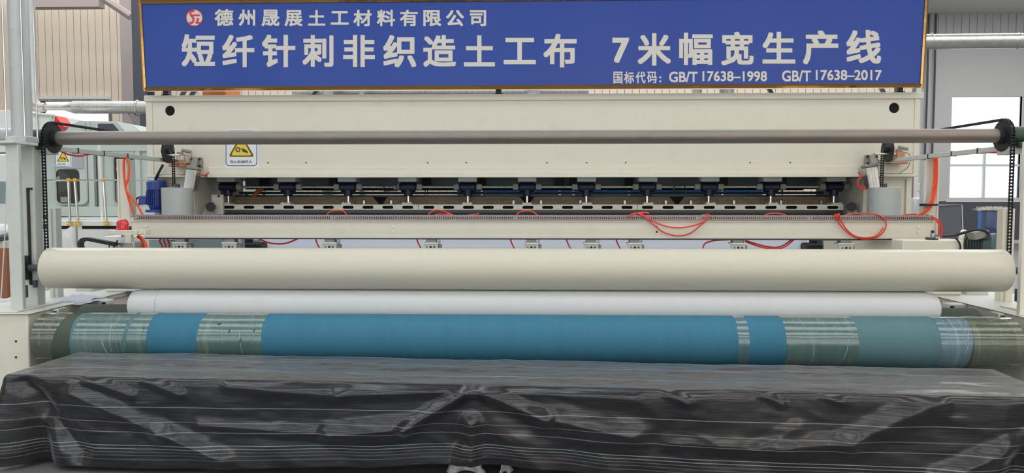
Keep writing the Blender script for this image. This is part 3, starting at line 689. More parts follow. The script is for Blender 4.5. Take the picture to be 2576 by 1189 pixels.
PT = 0.0262
lk = MB()
for s_ in (-1, 1):
    lk.prism([(s_*0.013 - 0.002, y_, z_) for y_, z_ in ((-0.011, 0.0), (-0.009, 0.008), (-0.006, 0.0131), (-0.009, 0.018), (-0.011, 0.0262), (-0.006, 0.034), (0.006, 0.034), (0.011, 0.0262), (0.009, 0.018), (0.006, 0.0131), (0.009, 0.008), (0.011, 0.0), (0.006, -0.008), (-0.006, -0.008))], (0.004, 0, 0))
lk.cyl((-0.017, 0, 0), (0.017, 0, 0), 0.0075, n=8)
lm = lk.mesh('chain_link'); lm.materials.append(M['black_steel'])
def chain(label, path, x):
    t = thing('roller_chain', label, 'chain', (x, path[0][0], path[0][1]))
    P = [Vector((x, p[0], p[1])) for p in path]; seg = 0; pos = P[0].copy(); left = 0.0; i = 0
    pts = [P[0]]; cur = P[0]; j = 1
    while j < len(P):
        d = P[j] - cur
        if d.length < PT - left: left += d.length; cur = P[j]; j += 1
        else:
            cur = cur + d.normalized()*(PT - left); left = 0; pts.append(cur.copy())
    for a, b in zip(pts[:-1], pts[1:]):
        d = b - a; ang = math.atan2(-d.y, d.z)
        o = bpy.data.objects.new('link', lm); COL.objects.link(o); o.parent = t; o.location = a - Vector((x, path[0][0], path[0][1])); o.rotation_euler = (ang, 0, 0)
def arc(y, z, r, a0, a1, n=14): return [(y + r*math.cos(R(a0 + (a1-a0)*i/n)), z + r*math.sin(R(a0 + (a1-a0)*i/n))) for i in range(n+1)]
rc = RS + 0.002
for sx, lb in ((SXL, 'left'), (SXR, 'right')):
    path = [(YP - rc, 1.22)] + arc(YP, zp, rc, 180, 90) + arc(Y2, z2, rc, 90, 0) + [(Y2 + rc, Z(474, 8.25))]
    chain('black roller chain running from the press roller over the %s sprocket to its counterweight' % lb, path, sx - (0.0 if sx < 0 else 0))
# bearing blocks that carry the shaft
for sx, d, lb in ((SXL, 1, 'left'), (SXR, -1, 'right')):
    t = thing('pillow_block', 'dark green pillow block bearing beside the %s shaft sprocket' % lb, 'bearing', (sx - d*0.085, YP, zp - 0.1))
    x0, x1 = sorted((sx - d*0.16, sx - d*0.04))
    MB().cyl((x0, YP, zp), (x1, YP, zp), 0.075, n=22).build('bearing_housing', 'green_cast', t, 0.01)
    MB().box(x0 + 0.01, x1 - 0.01, YP - 0.14, YP + 0.14, zp - 0.105, zp - 0.06).build('bearing_foot', 'green_cast', t, 0.008)

# ================================================================== lift posts (left whole, right at the frame edge)
zpt = Z(366, 5.95, 60)
BOXZ = Z(788, 5.62, 40)
def post(label, s, base):
    # s=-1 left, s=1 right; base = inner x of the front flange
    t = thing('lift_post', label, 'post', (base, 5.75, BOXZ))
    fx0, fx1 = sorted((base, base + s*0.14))
    def bx(a, b, y0, y1, z0, z1, nm, mt='pale_paint', bv=0.004):
        if s > 0 and mt in ('pale_paint', 'grey_paint'): mt = 'cream_paint'
        k = 0.16*s if s > 0 and y1 > 5.95 else 0.0
        x0, x1 = sorted((base + k + s*a, base + k + s*b)); return MB().box(x0, x1, y0, y1, z0, z1).build(nm, mt, t, bv)
    zb = BOXZ
    bx(0.0, 0.10, 5.75, 5.765, zb, zpt, 'front_flange')
    bx(0.045, 0.06, 5.765, 5.785, zb, zpt, 'web')
    bx(0.0, 0.012, 5.765, 5.79, zb, zpt, 'side_flange', 'grey_paint')
    bx(0.05, 0.20, 6.00, 6.015, zb, zpt, 'rear_flange', 'pale_paint')
    bx(0.05, 0.062, 6.015, 6.10, zb, zpt, 'rear_side', 'grey_paint')
    bx(0.088, 0.108, 5.985, 5.999, zb + 0.18, zb + 0.98, 'guide_rod', 'black_plastic', 0.003)
    bx(0.06, 0.108, 5.985, 5.999, zb + 0.97, zb + 0.985, 'guide_stop', 'black_plastic', 0.003)
    bx(-0.005, 0.27, 5.70, 5.99, zpt, zpt + 0.022, 'top_plate', 'pale_paint', 0.004)
    bx(0.0, 0.03, 5.791, 5.82, zb + 0.10, zb + 0.2, 'bearing_stop', 'steel_dark', 0.004)
    bx(0.04, 0.07, 5.97, 5.999, zb + 0.16, zb + 0.22, 'bearing_stop', 'steel_dark', 0.004)
    bx(-0.02, 0.32, 5.66, 6.22, zb - 0.0, zb + 0.012, 'base_plate', 'pale_paint', 0.003)
    return t
LPX = X(58, 5.75, 780); RPX = X(2565, 5.75, 780)
post('pale painted lift post with slotted guide at the left of the rollers', -1, LPX)
post('pale painted lift post cut by the right edge of the picture', 1, RPX)
# bearing carriages of the press roller
ZC, YC, RC = Z(677, 5.95), 5.95, 0.168
for s, b, lb in ((-1, LPX, 'left'), (1, RPX, 'right')):
    t = thing('bearing_carriage', 'dark green sliding bearing at the %s end of the press roller' % lb, 'bearing', (b, YC, ZC - 0.1))
    b = b + s*(0.10 if s < 0 else 0.22)
    x0, x1 = sorted((b, b + s*0.05))
    MB().box(x0, x1, YC - 0.05, YC + 0.05, ZC - 0.1, ZC + 0.1).build('bearing_block', 'green_cast', t, 0.01)
    MB().cyl((b - s*0.02, YC, ZC), (b, YC, ZC), 0.045, n=18).build('bearing_collar', 'black_steel', t)
# pneumatic lift cylinders on the posts
def lift_cyl(label, s, b):
    cx, cy = b + s*0.085, 5.93
    t = thing('lift_cylinder', label, 'pneumatic cylinder', (cx, cy, zpt + 0.022))
    z0, z1 = zpt + 0.022, zpt + 1.30
    MB().box(cx - 0.085, cx + 0.085, cy - 0.085, cy + 0.085, z0, z0 + 0.05).build('lower_head', 'weight_steel', t, 0.008)
    MB().cyl((cx, cy, z0 + 0.05), (cx, cy, z1), 0.074, n=28).build('barrel', 'weight_steel', t)
    MB().box(cx - 0.09, cx + 0.09, cy - 0.09, cy + 0.09, z1, z1 + 0.09).build('upper_head', 'motor_teal', t, 0.008)
    for a in (-1, 1):
        for c_ in (-1, 1): MB().cyl((cx + a*0.075, cy + c_*0.075, z0), (cx + a*0.075, cy + c_*0.075, z1), 0.007, n=8).build('tie_rod', 'chrome', t)
lift_cyl('tall grey pneumatic cylinder with tie rods on top of the left post', -1, LPX)

# ================================================================== arms, uprights, cross beam and cable tray
AT = 0.042
YM = 7.40
for s, lb, xa_ in ((-1, 'left', SXL - 0.05), (1, 'right', SXR + 0.05)):
    mt = 'grey_paint' if s < 0 else 'pale_paint'
    za = Z(374, 6.2, 100 if s < 0 else 2540) 
    t = thing('support_arm', 'square steel arm running back from the %s post to the loom' % lb, 'arm', (xa_, 6.2, za))
    tb = MB().box(xa_ - AT/2, xa_ + AT/2, 6.22, YH - 0.01, za - AT/2 + 0.006, za + AT/2 + 0.006).build('square_tube', mt, t, 0.004)
    for yy in (6.55, 6.95, 7.36): MB().box(xa_ - AT/2 - 0.004, xa_ + AT/2 + 0.004, yy, yy + 0.014, za - AT/2 + 0.002, za + AT/2 + 0.010).build('cable_tie', 'black_plastic', t)
    zu0 = Z(602, YM) 
    uw = MB().box(xa_ - 0.10*(1 if s < 0 else 0.2), xa_ + 0.10*(0.2 if s < 0 else 1), YM, YM + 0.012, zu0, za - AT/2).build('upright_web', 'cream_paint', t, 0.003)
    x0 = xa_ + (0.02 if s < 0 else -0.05)
    MB().box(x0, x0 + 0.03, YM - 0.03, YM + 0.05, Z(545, YM), za - AT/2 - 0.012).build('upright_flange', mt, t, 0.003)
    x0 = xa_ + (-0.11 if s < 0 else 0.09)
    MB().box(x0, x0 + 0.02, YM - 0.01, YM + 0.08, zu0, za - AT/2).build('upright_flange', 'cream_paint', t, 0.003)
    MB().box(xa_ - 0.02 if s < 0 else xa_ - 0.2, xa_ + 0.2 if s < 0 else xa_ + 0.02, Y2 - 0.03, Y2 + 0.03, z2 - 0.05, z2 - 0.03).build('axle_bracket', 'aluminium', t, 0.004)
    if s > 0: MB().box(X(2329, 7.3), X(2361, 7.3), 7.30, 7.42, Z(517, 7.3), Z(512, 7.3)).build('cable_tie', 'black_plastic', t)
    MB().box(xa_ - 0.05, xa_ + 0.05, 6.08, 6.24, za - 0.05, za + 0.012).build('arm_foot', mt, t, 0.004)

bx0, bx1 = X(327, YM - 0.06), X(2352, YM - 0.06); bt, bb = Z(554, YM - .06), Z(599, YM - .06)
beam = thing('cross_beam', 'long cream channel beam below the slotted cable tray', 'beam', ((bx0+bx1)/2, YM, bb))
MB().box(bx0, bx1, YM - 0.045, YM + 0.1, bb + 0.012, bt - 0.01).build('web', 'cream_paint', beam, 0.003)
MB().box(bx0, bx1, YM - 0.065, YM + 0.12, bt - 0.012, bt).build('top_flange', 'cream_paint', beam, 0.003)
MB().box(bx0, bx1, YM - 0.065, YM + 0.12, bb, bb + 0.026).build('bottom_flange', 'cream_paint', beam, 0.003)
MB().box(bx0 + 0.02, bx1 - 0.02, YM - 0.05, YM + 0.11, bb - 0.014, bb).build('dark_strip', 'dark_rail', beam)
for q, py in ((367, 568), (990, 569), (990, 582), (2310, 570), (2310, 583)): MB().cyl(at(q, py, YM - 0.058), at(q, py, YM - 0.04), 0.011, n=10).build('bolt', 'aluminium', beam)
for q, py in ((1652, 570), (1652, 583)): MB().cyl(at(q, py, YM - 0.0475), at(q, py, YM - 0.04), 0.009, n=10).build('bolt_hole', 'dark_void', beam)
# slotted tray: slots are real gaps between narrow bars
tz0, tz1 = bt, Z(541, YM - .07); s0, s1 = Z(551, YM - .07), Z(544.5, YM - .07)
seg = [334, 838, 1297, 1760, 2040, 2350]
spit = 4.66*YM/FPX
for i, (a, b) in enumerate(zip(seg[:-1], seg[1:])):
    x0, x1 = X(a, YM - .07) + 0.002, X(b, YM - .07) - 0.002
    lbs = ['slotted grey cable tray length at the left end of the cross beam', 'slotted cable tray length second from the left on the cross beam', 'slotted cable tray length at the middle of the cross beam', 'slotted cable tray length right of the middle of the cross beam', 'slotted cable tray length at the right end of the cross beam']
    t = thing('cable_tray', lbs[i], 'cable tray', (x0, YM - .07, tz0), 'cable tray lengths on the cross beam')
    m = MB().box(x0, x1, YM - .07, YM - .067, tz0, s0).box(x0, x1, YM - .07, YM - .067, s1, tz1).box(x0, x1, YM - .07, YM - .062, tz1, tz1 + 0.002)
    x = x0 + 0.02; m.box(x0, x, YM - .07, YM - .067, s0, s1)
    while x + spit < x1 - 0.015:
        m.box(x + spit*0.45, x + spit, YM - .07, YM - .067, s0, s1); x += spit
    m.box(x, x1, YM - .07, YM - .067, s0, s1)
    m.build('slotted_front', 'tray_steel', t, fix=False)
    MB().box(x0, x1, YM - .067, YM + .04, tz0, tz0 + 0.002).build('tray_bottom', 'tray_steel', t)
    MB().box(x0, x1, YM + .037, YM + .04, tz0, tz1).build('tray_back', 'tray_steel', t)
    for k in range(3):
        ps = [(x0 + 0.02 + (x1 - x0 - 0.04)*j/24, YM - .045 + k*.028 + 0.006*math.sin(j*1.7 + k), tz0 + 0.014 + 0.012*k + 0.004*math.sin(j*1.1 + 2*k)) for j in range(25)]
        MB().tube(ps, 0.008, 6).build('hose_run', 'hose_dark', t)

# ================================================================== slitter units under the beam
def slitter(px):
    x = X(px, YM); zt = bb - 0.014
    t = thing('slitter_unit', '', 'slitter', (x, YM, zt), 'slitter units under the cross beam')
    MB().box(x - 0.05, x + 0.05, YM - 0.05, YM + 0.05, zt - 0.03, zt).build('clamp_block', 'cast_grey', t, 0.003)
    MB().box(x - 0.074, x + 0.074, YM - 0.07, YM + 0.06, zt - 0.044, zt - 0.03).build('top_plate', 'white_paint', t, 0.003)
    MB().prism([(x - 0.072, YM - 0.06, zt - 0.044), (x + 0.072, YM - 0.06, zt - 0.044), (x + 0.058, YM - 0.06, zt - 0.2), (x - 0.058, YM - 0.06, zt - 0.2)], (0, 0.03, 0)).build('body', 'pale_paint', t, 0.004)
    for a, mt in ((-0.036, 'cast_grey'), (0.0, 'dark_void'), (0.036, 'bronze')): MB().cyl((x + a, YM - 0.068, zt - 0.075), (x + a, YM - 0.05, zt - 0.075), 0.0105, n=12).build('adjuster', mt, t)
    MB().box(x + 0.06, x + 0.10, YM - 0.02, YM + 0.05, zt - 0.16, zt - 0.055).build('side_block', 'cast_grey', t, 0.006)
    MB().box(x + 0.07, x + 0.085, YM - 0.0, YM + 0.05, zt - 0.055, zt).build('hanger', 'aluminium', t, 0.002)
    return t
sl0 = slitter(1337); sx0 = X(1337, YM)
sl0['label'] = 'slitter unit under the beam below the middle of the sign'
for q, lb in ((455, 'leftmost slitter unit in the dark beside the counterweight'), (580, 'slitter unit second from the left, below the warning plate'), (831, 'slitter unit third from the left under the beam'), (1085, 'slitter unit fourth from the left under the beam'),
              (1487, 'slitter unit in the close pair right of centre, left one'), (1596, 'slitter unit in the close pair right of centre, right one'), (1855, 'slitter unit second from the right, beside the drooping red hose'), (2125, 'rightmost slitter unit beside the big red hose loop')):
    copy_thing(sl0, (X(q, YM) - sx0, 0, 0))['label'] = lb

# white web coming out of the loom
m = MB(); prof = [(8.70, 1.52), (8.45, 1.45), (8.2, 1.36), (8.0, 1.27), (7.85, 1.17), (7.7, 1.05), (7.5, 0.95), (7.1, 0.86), (6.7, 0.84)]
prof = [(p.y, p.z) for p in spline([(0, a, b) for a, b in prof], 4)]
nx = 60; wx0, wx1 = X(652, 8.0), X(2036, 8.0)
for y_, z_ in prof:
    for i in range(nx + 1):
        x = wx0 + (wx1 - wx0)*i/nx; m.v.append(Vector((x, y_, z_ + 0.004*noise.noise(Vector((x*1.2, y_*2, 3))))))
for j in range(len(prof) - 1):
    for i in range(nx): k = j*(nx+1) + i; m.f.append((k, k+1, k+nx+2, k+nx+1))
o = m.build('fabric_web', 'web_white', fix=False); s_ = o.modifiers.new('thickness', 'SOLIDIFY'); s_.thickness = 0.004
tag(o, 'white nonwoven fabric web running from the loom under the beam', 'fabric')

# ================================================================== counterweights, motor, cylinders, oil cups
for sx, q0, lb in ((SXL, 447, 'left'), (SXR, 2224, 'right')):
    Yw = Y2 + rc; x = X(q0, Yw, 500); zt = Z(473, Yw)
    t = thing('counterweight', 'grey steel cylinder counterweight hanging from the %s chain' % lb, 'counterweight', (x, Yw, zt - 0.55))
    MB().lathe((x, Yw, zt - 0.55), (0,0,1), [(0, 0.16), (0.005, 0.165), (0.545, 0.168), (0.55, 0.163)], 36).build('cylinder_body', 'weight_steel', t)
    MB().torus((x, Yw, zt), (0,0,1), 0.162, 0.006, 36, 6).build('top_rim', 'weight_steel', t)
    MB().box(x - 0.025, x + 0.025, Yw - 0.015, Yw + 0.015, zt, zt + 0.05).build('lifting_lug', 'steel_dark', t, 0.004)
    xf = x - 0.07 if sx < 0 else x + 0.07
    MB().prism([(xf - 0.07, Yw + 0.05, zt), (xf + 0.07, Yw + 0.05, zt), (xf + (0.06 if sx < 0 else -0.05), Yw + 0.05, zt + 0.05)], (0, 0.01, 0)).build('cut_flap', 'weight_steel', t)

xm, ym = X(395, 8.46), 8.46; zm0 = Z(534, 8.46)
t = thing('electric_motor', 'blue upright electric motor left of the counterweight', 'motor', (xm, ym, zm0))
MB().cyl((xm, ym, zm0), (xm, ym, zm0 + 0.03), 0.128, n=30).build('mount_flange', 'motor_blue', t, 0.006)
MB().cyl((xm, ym, zm0 + 0.03), (xm, ym, zm0 + 0.075), 0.075, 0.095, n=26).build('end_shield', 'motor_blue', t)
b_ = MB().cyl((xm, ym, zm0 + 0.07), (xm, ym, zm0 + 0.27), 0.088, n=26).build('stator', 'motor_blue', t)
for i in range(26):
    a = 2*math.pi*i/26
    MB().box(0.085, 0.106, -0.004, 0.004, 0, 0.18, Matrix.Translation((xm, ym, zm0 + 0.08)) @ Matrix.Rotation(a, 4, 'Z')).build('cooling_fin', 'motor_blue', b_)
MB().lathe((xm, ym, zm0 + 0.26), (0,0,1), [(0, 0.108), (0.09, 0.108), (0.105, 0.095), (0.11, 0.06)], 28).build('fan_cover', 'motor_blue', t)
MB().box(xm - 0.19, xm - 0.095, ym - 0.06, ym + 0.05, zm0 + 0.09, zm0 + 0.19).build('terminal_box', 'motor_blue', t, 0.01)
tag(MB().tube(spline([(xm - 0.12, ym, zm0 + 0.19), (xm - 0.10, ym - .02, zm0 + 0.25), (xm - 0.06, ym - .05, zm0 + 0.3)], 5), 0.011, 7).build('power_lead', 'black_plastic', t), None)
MB().torus((xm - 0.2, ym - 0.03, zm0 + 0.13), (0.2, 1, 0), 0.04, 0.011, 18, 6).build('lead_loop', 'black_plastic', t)
tag(MB().tube(spline([(xm - 0.02, ym + 0.02, zm0 + 0.375), (xm + 0.03, ym - 0.04, Z(440, 8.4)), (X(412, 8.38), 8.38, Z(413, 8.38))], 6), 0.014, 8).build('motor_cable', 'black_plastic'), 'black cable rising from the blue motor to the idler sprocket', 'cable')

def air_cyl(label, px, py, s):
    y_ = YH - 0.14; c_ = at(px, py, y_)
    t = thing('air_cylinder', label, 'pneumatic cylinder', c_)
    rot = Matrix.Translation(c_) @ Matrix.Rotation(R(12*(-s)), 4, 'Y')
    rot = Matrix.Translation(c_) @ Matrix.Rotation(R(10 if s < 0 else -10), 4, 'Y')
    b_ = MB().box(-0.062, 0.062, -0.06, 0.06, -0.24, 0.0, rot).build('extruded_body', 'aluminium', t, 0.008)
    for k in (-0.03, 0.0, 0.03): MB().box(k - 0.009, k + 0.009, -0.064, -0.058, -0.22, -0.02, rot).build('body_rib', 'aluminium', b_)
    MB().box(-0.068, 0.068, -0.066, 0.066, 0.0, 0.03, rot).build('end_cap', 'cast_grey', t, 0.008)
    for a in (-0.05, 0.05): MB().cyl(rot @ Vector((a, -0.05, 0.03)), rot @ Vector((a, -0.05, 0.042)), 0.012, n=10).build('cap_screw', 'chrome', t)
    u = at(px + (8 if s < 0 else 3), py - 17, YH)
    pl = MB().box(u.x - 0.07, u.x + 0.07, YH - 0.03, YH, u.z - 0.06, u.z + 0.06).build('mount_plate', 'cast_grey', t, 0.006)
    MB().prism([(u.x - 0.045, YH - 0.14, c_.z + 0.02), (u.x + 0.045, YH - 0.14, c_.z + 0.02), (u.x + 0.03, YH - 0.03, u.z + 0.055), (u.x - 0.03, YH - 0.03, u.z + 0.055)], (0, 0.05, -0.01)).build('clevis', 'cast_grey', t, 0.006)
    for a in (-0.05, 0.05):
        for b in (-0.04, 0.04): MB().cyl((u.x + a, YH - 0.045, u.z + b), (u.x + a, YH - 0.03, u.z + b), 0.013, n=12).build('plate_screw', 'black_steel', pl)
air_cyl('silver tilted air cylinder right of the left counterweight', 487, 426, -1)
air_cyl('silver tilted air cylinder left of the right counterweight', 2187, 420, 1)
# oil cups
for px, lb, mt in ((453, 'clear oil bottle with amber base beside the left idler sprocket', 'bottle'), (2256, 'brown oil reservoir behind the right idler sprocket', 'amber')):
    y_ = YH - 0.1; x = X(px, y_)
    t = thing('oil_cup', lb, 'oil bottle', (x, y_, Z(418, y_)))
    z0 = Z(418 if px < 1000 else 414, y_)
    MB().box(x - 0.10, x + 0.09, y_ - 0.05, y_ + 0.09, z0, z0 + 0.045).build('oil_tray', 'amber', t, 0.006)
    MB().box(x - 0.04, x + 0.055, y_ - 0.045, y_ + 0.05, z0 + 0.045, z0 + 0.14).build('bottle_body', mt, t, 0.012)
    MB().cyl((x + 0.01, y_, z0 + 0.14), (x + 0.01, y_, z0 + 0.165), 0.035, n=14).build('bottle_cap', 'cast_grey', t, 0.004)
    MB().tube(spline([(x + 0.05, y_, z0 + 0.14), (x + 0.13, y_, z0 + 0.1), (x + 0.12, y_, z0 - 0.02), (x + 0.02, y_, z0 - 0.1)], 6), 0.005, 6).build('oil_line', 'cast_grey', t)
    MB().cyl((x + 0.02, y_ + 0.03, z0 + 0.19), (x + 0.12, y_ + 0.03, z0 + 0.17), 0.02, n=10).build('oil_valve', 'cast_grey', t)

# ================================================================== hoses
def hose(name, label, pts, r=0.007, mt='hose_red', cat='hose', sub=6):
    return tag(MB().tube(spline(pxs(pts), sub), r, 7).build(name, mt, angle=80), label, cat)
yt = YM - 0.02; yf = YM - 0.085
hose('air_hose', 'small red hose arch over the tray, third slitter', [(818, 546, yt), (830, 533, yt), (848, 529, yt), (864, 531, yt), (875, 546, yt)])
hose('air_hose', 'red hose arch with a blue clip over the tray, left of centre', [(1074, 546, yt), (1084, 534, yt), (1098, 528, yt), (1115, 531, yt), (1140, 541, yt), (1160, 546, yt)])
hose('air_hose', 'lower red hose of the arch pair left of centre', [(1086, 546, yt-.02), (1100, 539, yt-.02), (1120, 539, yt-.02), (1160, 543, yt-.02), (1190, 540, yt-.02), (1205, 537, yt-.02)])
hose('air_hose', 'red hose arch over the tray at the picture centre', [(1296, 546, yt), (1305, 535, yt), (1322, 530, yt), (1338, 532, yt), (1352, 541, yt), (1358, 547, yt)])
hose('air_hose', 'upper long red hose drooping across the beam right of centre', [(1578, 545, yf), (1592, 538, yf), (1612, 538, yf), (1632, 550, yf), (1664, 565, yf), (1695, 572, yf), (1725, 571, yf), (1760, 562, yf), (1780, 550, yf), (1786, 542, yf), (1775, 539, yt), (1760, 544, yt)])
hose('air_hose', 'lower long red hose drooping across the beam right of centre', [(1582, 544, yf), (1600, 536, yf), (1622, 546, yf), (1645, 566, yf), (1672, 585, yf), (1705, 593, yf), (1735, 587, yf), (1762, 567, yf), (1778, 552, yf)])
hose('air_hose', 'short red hose stub pointing right above the drooping pair', [(1590, 544, yt), (1605, 537, yt), (1622, 535, yt), (1632, 537, yt)], 0.011)
hose('air_hose', 'low red hose arch over the tray left of the right loop', [(1918, 545, yt), (1932, 538, yt), (1952, 536.5, yt), (1970, 539, yt), (1984, 545, yt)])
hose('air_hose', 'outer red hose of the large loop at the right of the beam', [(2098, 548, yf), (2102, 539, yf), (2108, 556, yf), (2122, 575, yf), (2146, 594, yf), (2176, 601, yf), (2206, 596, yf), (2224, 580, yf), (2229, 562, yf), (2220, 546, yf), (2196, 537, yf), (2160, 537, yt), (2110, 544, yt)])
hose('air_hose', 'inner red hose of the large loop at the right of the beam', [(2106, 546, yf), (2110, 537, yf), (2116, 556, yf), (2130, 577, yf), (2150, 593, yf), (2178, 598, yf-.01), (2205, 592, yf-.01), (2222, 572, yf-.01)])
hose('air_hose', 'red hose bending down outside the right end of the beam', [(2344, 548, yf), (2354, 553, yf), (2362, 566, yf), (2363, 585, yf), (2361, 602, yf)])
hose('air_hose', 'outermost red hose bending down past the right end of the beam', [(2346, 545, yf), (2359, 552, yf), (2369, 568, yf), (2369, 587, yf), (2366, 602, yf)])
hose('air_hose', 'red hose lying along the tray towards the right upright', [(2258, 544, yt), (2285, 539, yt), (2315, 539, yt), (2335, 541, yt)])
for k in range(3):
    d = (k - 1)*3.9
    hose('cable_orange', ['left orange cable in the bundle on the right upright', 'middle orange cable in the bundle on the right upright', 'right orange cable in the bundle on the right upright'][k],
         [(2354 + d, 388, 7.36), (2354 + d, 420, 7.35), (2353 + d, 455, 7.35), (2349 + d, 485, 7.35), (2344 + d, 508, 7.33), (2334 + d, 526, 7.33), (2318 + d, 538, 7.35), (2300 + d, 545, 7.36)], 0.0076, 'cable_orange', 'cable')
hose('cable_orange', 'orange cable bowing left beside the left upright', [(312, 393, 7.34), (311, 420, 7.33), (313, 450, 7.33), (318, 480, 7.33), (328, 515, 7.33), (337, 542, 7.34)], 0.0105, 'cable_orange', 'cable')
hose('cable_orange', 'orange cable crossing to the right beside the left upright', [(317, 392, 7.34), (324, 420, 7.33), (322, 450, 7.32), (316, 472, 7.32), (326, 492, 7.32), (345, 515, 7.33), (359, 540, 7.34)], 0.0105, 'cable_orange', 'cable')
hose('air_hose', 'red hose sagging below the front of the left arm', [(150, 379, 6.4), (172, 388, 6.5), (200, 392, 6.6), (225, 388, 6.75), (250, 383, 6.9)], 0.009)
hose('air_hose', 'red hose strapped along the underside of the right arm', [(2536, 379, 6.3), (2510, 383, 6.42), (2482, 383, 6.55), (2452, 385, 6.7)], 0.009)
hose('air_hose', 'dark red hose sagging under the beam beside the second slitter', [(648, 598, 7.5), (668, 608, 7.5), (695, 613, 7.5), (722, 611, 7.5), (752, 599, 7.5)], 0.009)
for q, lb in ((795, 'thin red hose dropping left of the third slitter'), (1050, 'thin red hose dropping left of the fourth slitter'), (1285, 'thin red hose dropping left of the centre slitter'), (1426, 'thin red hose dropping left of the close pair of slitters'), (1551, 'thin red hose dropping between the close pair of slitters')):
    hose('air_hose', lb, [(q - 2, 598, 7.45), (q + 1, 608, 7.44), (q + 6, 619, 7.43), (q + 13, 630, 7.42)], 0.0075)
hose('air_hose', 'red hose with a knot left of the drooping slitter hose', [(1768, 624, 7.45), (1774, 612, 7.45), (1795, 605, 7.45), (1825, 603, 7.45), (1845, 601, 7.45)], 0.008)
hose('air_hose', 'left red hose drooping right of the second slitter from right', [(1868, 604, 7.43), (1892, 614, 7.43), (1918, 622, 7.43), (1950, 626, 7.43), (1975, 620, 7.43), (2000, 600, 7.43)], 0.008)
hose('air_hose', 'right red hose drooping right of the second slitter from right', [(1872, 604, 7.45), (1898, 612, 7.45), (1925, 619, 7.45), (1950, 622, 7.45), (1972, 616, 7.45), (1994, 600, 7.45)], 0.008)
hose('air_hose', 'red hoses curling beside the right air cylinder', [(2160, 432, 8.3), (2165, 445, 8.3), (2157, 457, 8.3), (2160, 470, 8.3), (2172, 476, 8.3), (2176, 470, 8.3), (2164, 466, 8.3)], 0.009)
hose('air_hose', 'dark red hose running right from the left air cylinder', [(500, 442, 8.3), (512, 440, 8.3), (526, 434, 8.36)], 0.008)
hose('cable_orange', 'orange cable dropping behind the red beacon bracket', [(347, 593, 6.95), (356, 600, 6.95), (364, 612, 6.95), (368, 630, 6.95)], 0.019, 'cable_orange', 'cable')
for k, lb in ((0, 'left'), (1, 'middle'), (2, 'right')):
    hose('air_hose', '%s dark red hose of the tangle beside the leftmost slitter' % lb, [(404 + 8*k, 598, 7.5), (402 + 11*k, 608, 7.5), (408 + 9*k, 618, 7.5), (404 + 10*k, 632, 7.5)], 0.008)
# dark boxes seen under the beam
for a, b, c_, d_, lb in ((612, 655, 605, 640, 'black slitting head under the beam right of the second slitter'), (2032, 2075, 604, 640, 'black slitting head under the beam left of the rightmost slitter')):
    t = thing('slitting_head', lb, 'machine part', at((a+b)/2, d_, 7.75))
    MB().box(X(a, 7.75), X(b, 7.75), 7.75, 7.95, Z(d_, 7.75), Z(c_ + 7, 7.75)).build('head_case', 'black_steel', t, 0.02)
    MB().cyl(at((a*2+b)/3, c_ + 9, 7.85), at((a*2+b)/3, c_ - 8, 7.85), 0.045, n=14).build('head_knob', 'black_plastic', t, 0.01)
tag(MB().box(X(372, 8.3), X(660, 8.3), 8.3, 8.34, 0.6, Z(604, 8.3)).build('loom_apron', 'grey_green_plate'), 'dark grey apron plate below the left end of the beam', 'plate')
tag(MB().box(X(2075, 8.3), X(2310, 8.3), 8.3, 8.34, 0.6, Z(604, 8.3)).build('loom_apron', 'cream_paint'), 'cream apron plate below the right end of the beam', 'plate')
# ================================================================== rollers
def body_x(px, Y): return X(px, Y, 680)
px0, px1 = X(99, YC - RC*0.8, 678), X(2551, YC - RC*0.8, 678)
t = thing('press_roller', 'long glossy cream press roller above the white fabric roll', 'roller', ((px0+px1)/2, YC, ZC))
MB().lathe((px0, YC, ZC), (1,0,0), [(0, RC - 0.012), (0.006, RC - 0.002), (0.02, RC), (px1-px0-0.02, RC), (px1-px0-0.006, RC - 0.002), (px1-px0, RC - 0.012)], 72).build('roller_shell', 'cream_roller', t)
MB().cyl((LPX - 0.09, YC, ZC), (px0, YC, ZC), 0.028, n=18).build('journal', 'steel_dark', t)
MB().cyl((px1, YC, ZC), (RPX + 0.21, YC, ZC), 0.028, n=18).build('journal', 'steel_dark', t)
# drive rollers
YA, YBk, RB = 5.70, 6.18, 0.195
ZA = Z(795, YA - 0.03) - RB + 0.004
ax0, ax1 = X(78, YA - RB*0.9, 860), X(2579, YA - RB*0.9, 860)
def seg_x(px): return X(px, YA - RB*0.85, 840)
drv = thing('drive_roller', 'front blue drive roller patched with clear tape', 'roller', ((ax0+ax1)/2, YA, ZA))
cuts = [(80, 'rubber_olive'), (180, 'rubber_teal'), (372, 'rubber_blue'), (1960, 'rubber_blue'), (2156, 'rubber_teal'), (2440, 'rubber_olive'), (2579, None)]
for (a, mt), (b, _) in zip(cuts[:-1], cuts[1:]):
    x0 = ax0 if a == 80 else seg_x(a); x1 = ax1 if b == 2579 else seg_x(b)
    MB().lathe((x0, YA, ZA), (1,0,0), [(0, RB - (0.02 if a == 80 else 0)), (0.02, RB), (x1 - x0 - 0.02, RB), (x1 - x0, RB - (0.02 if b == 2579 else 0))], 80).build('rubber_sleeve', mt, drv)
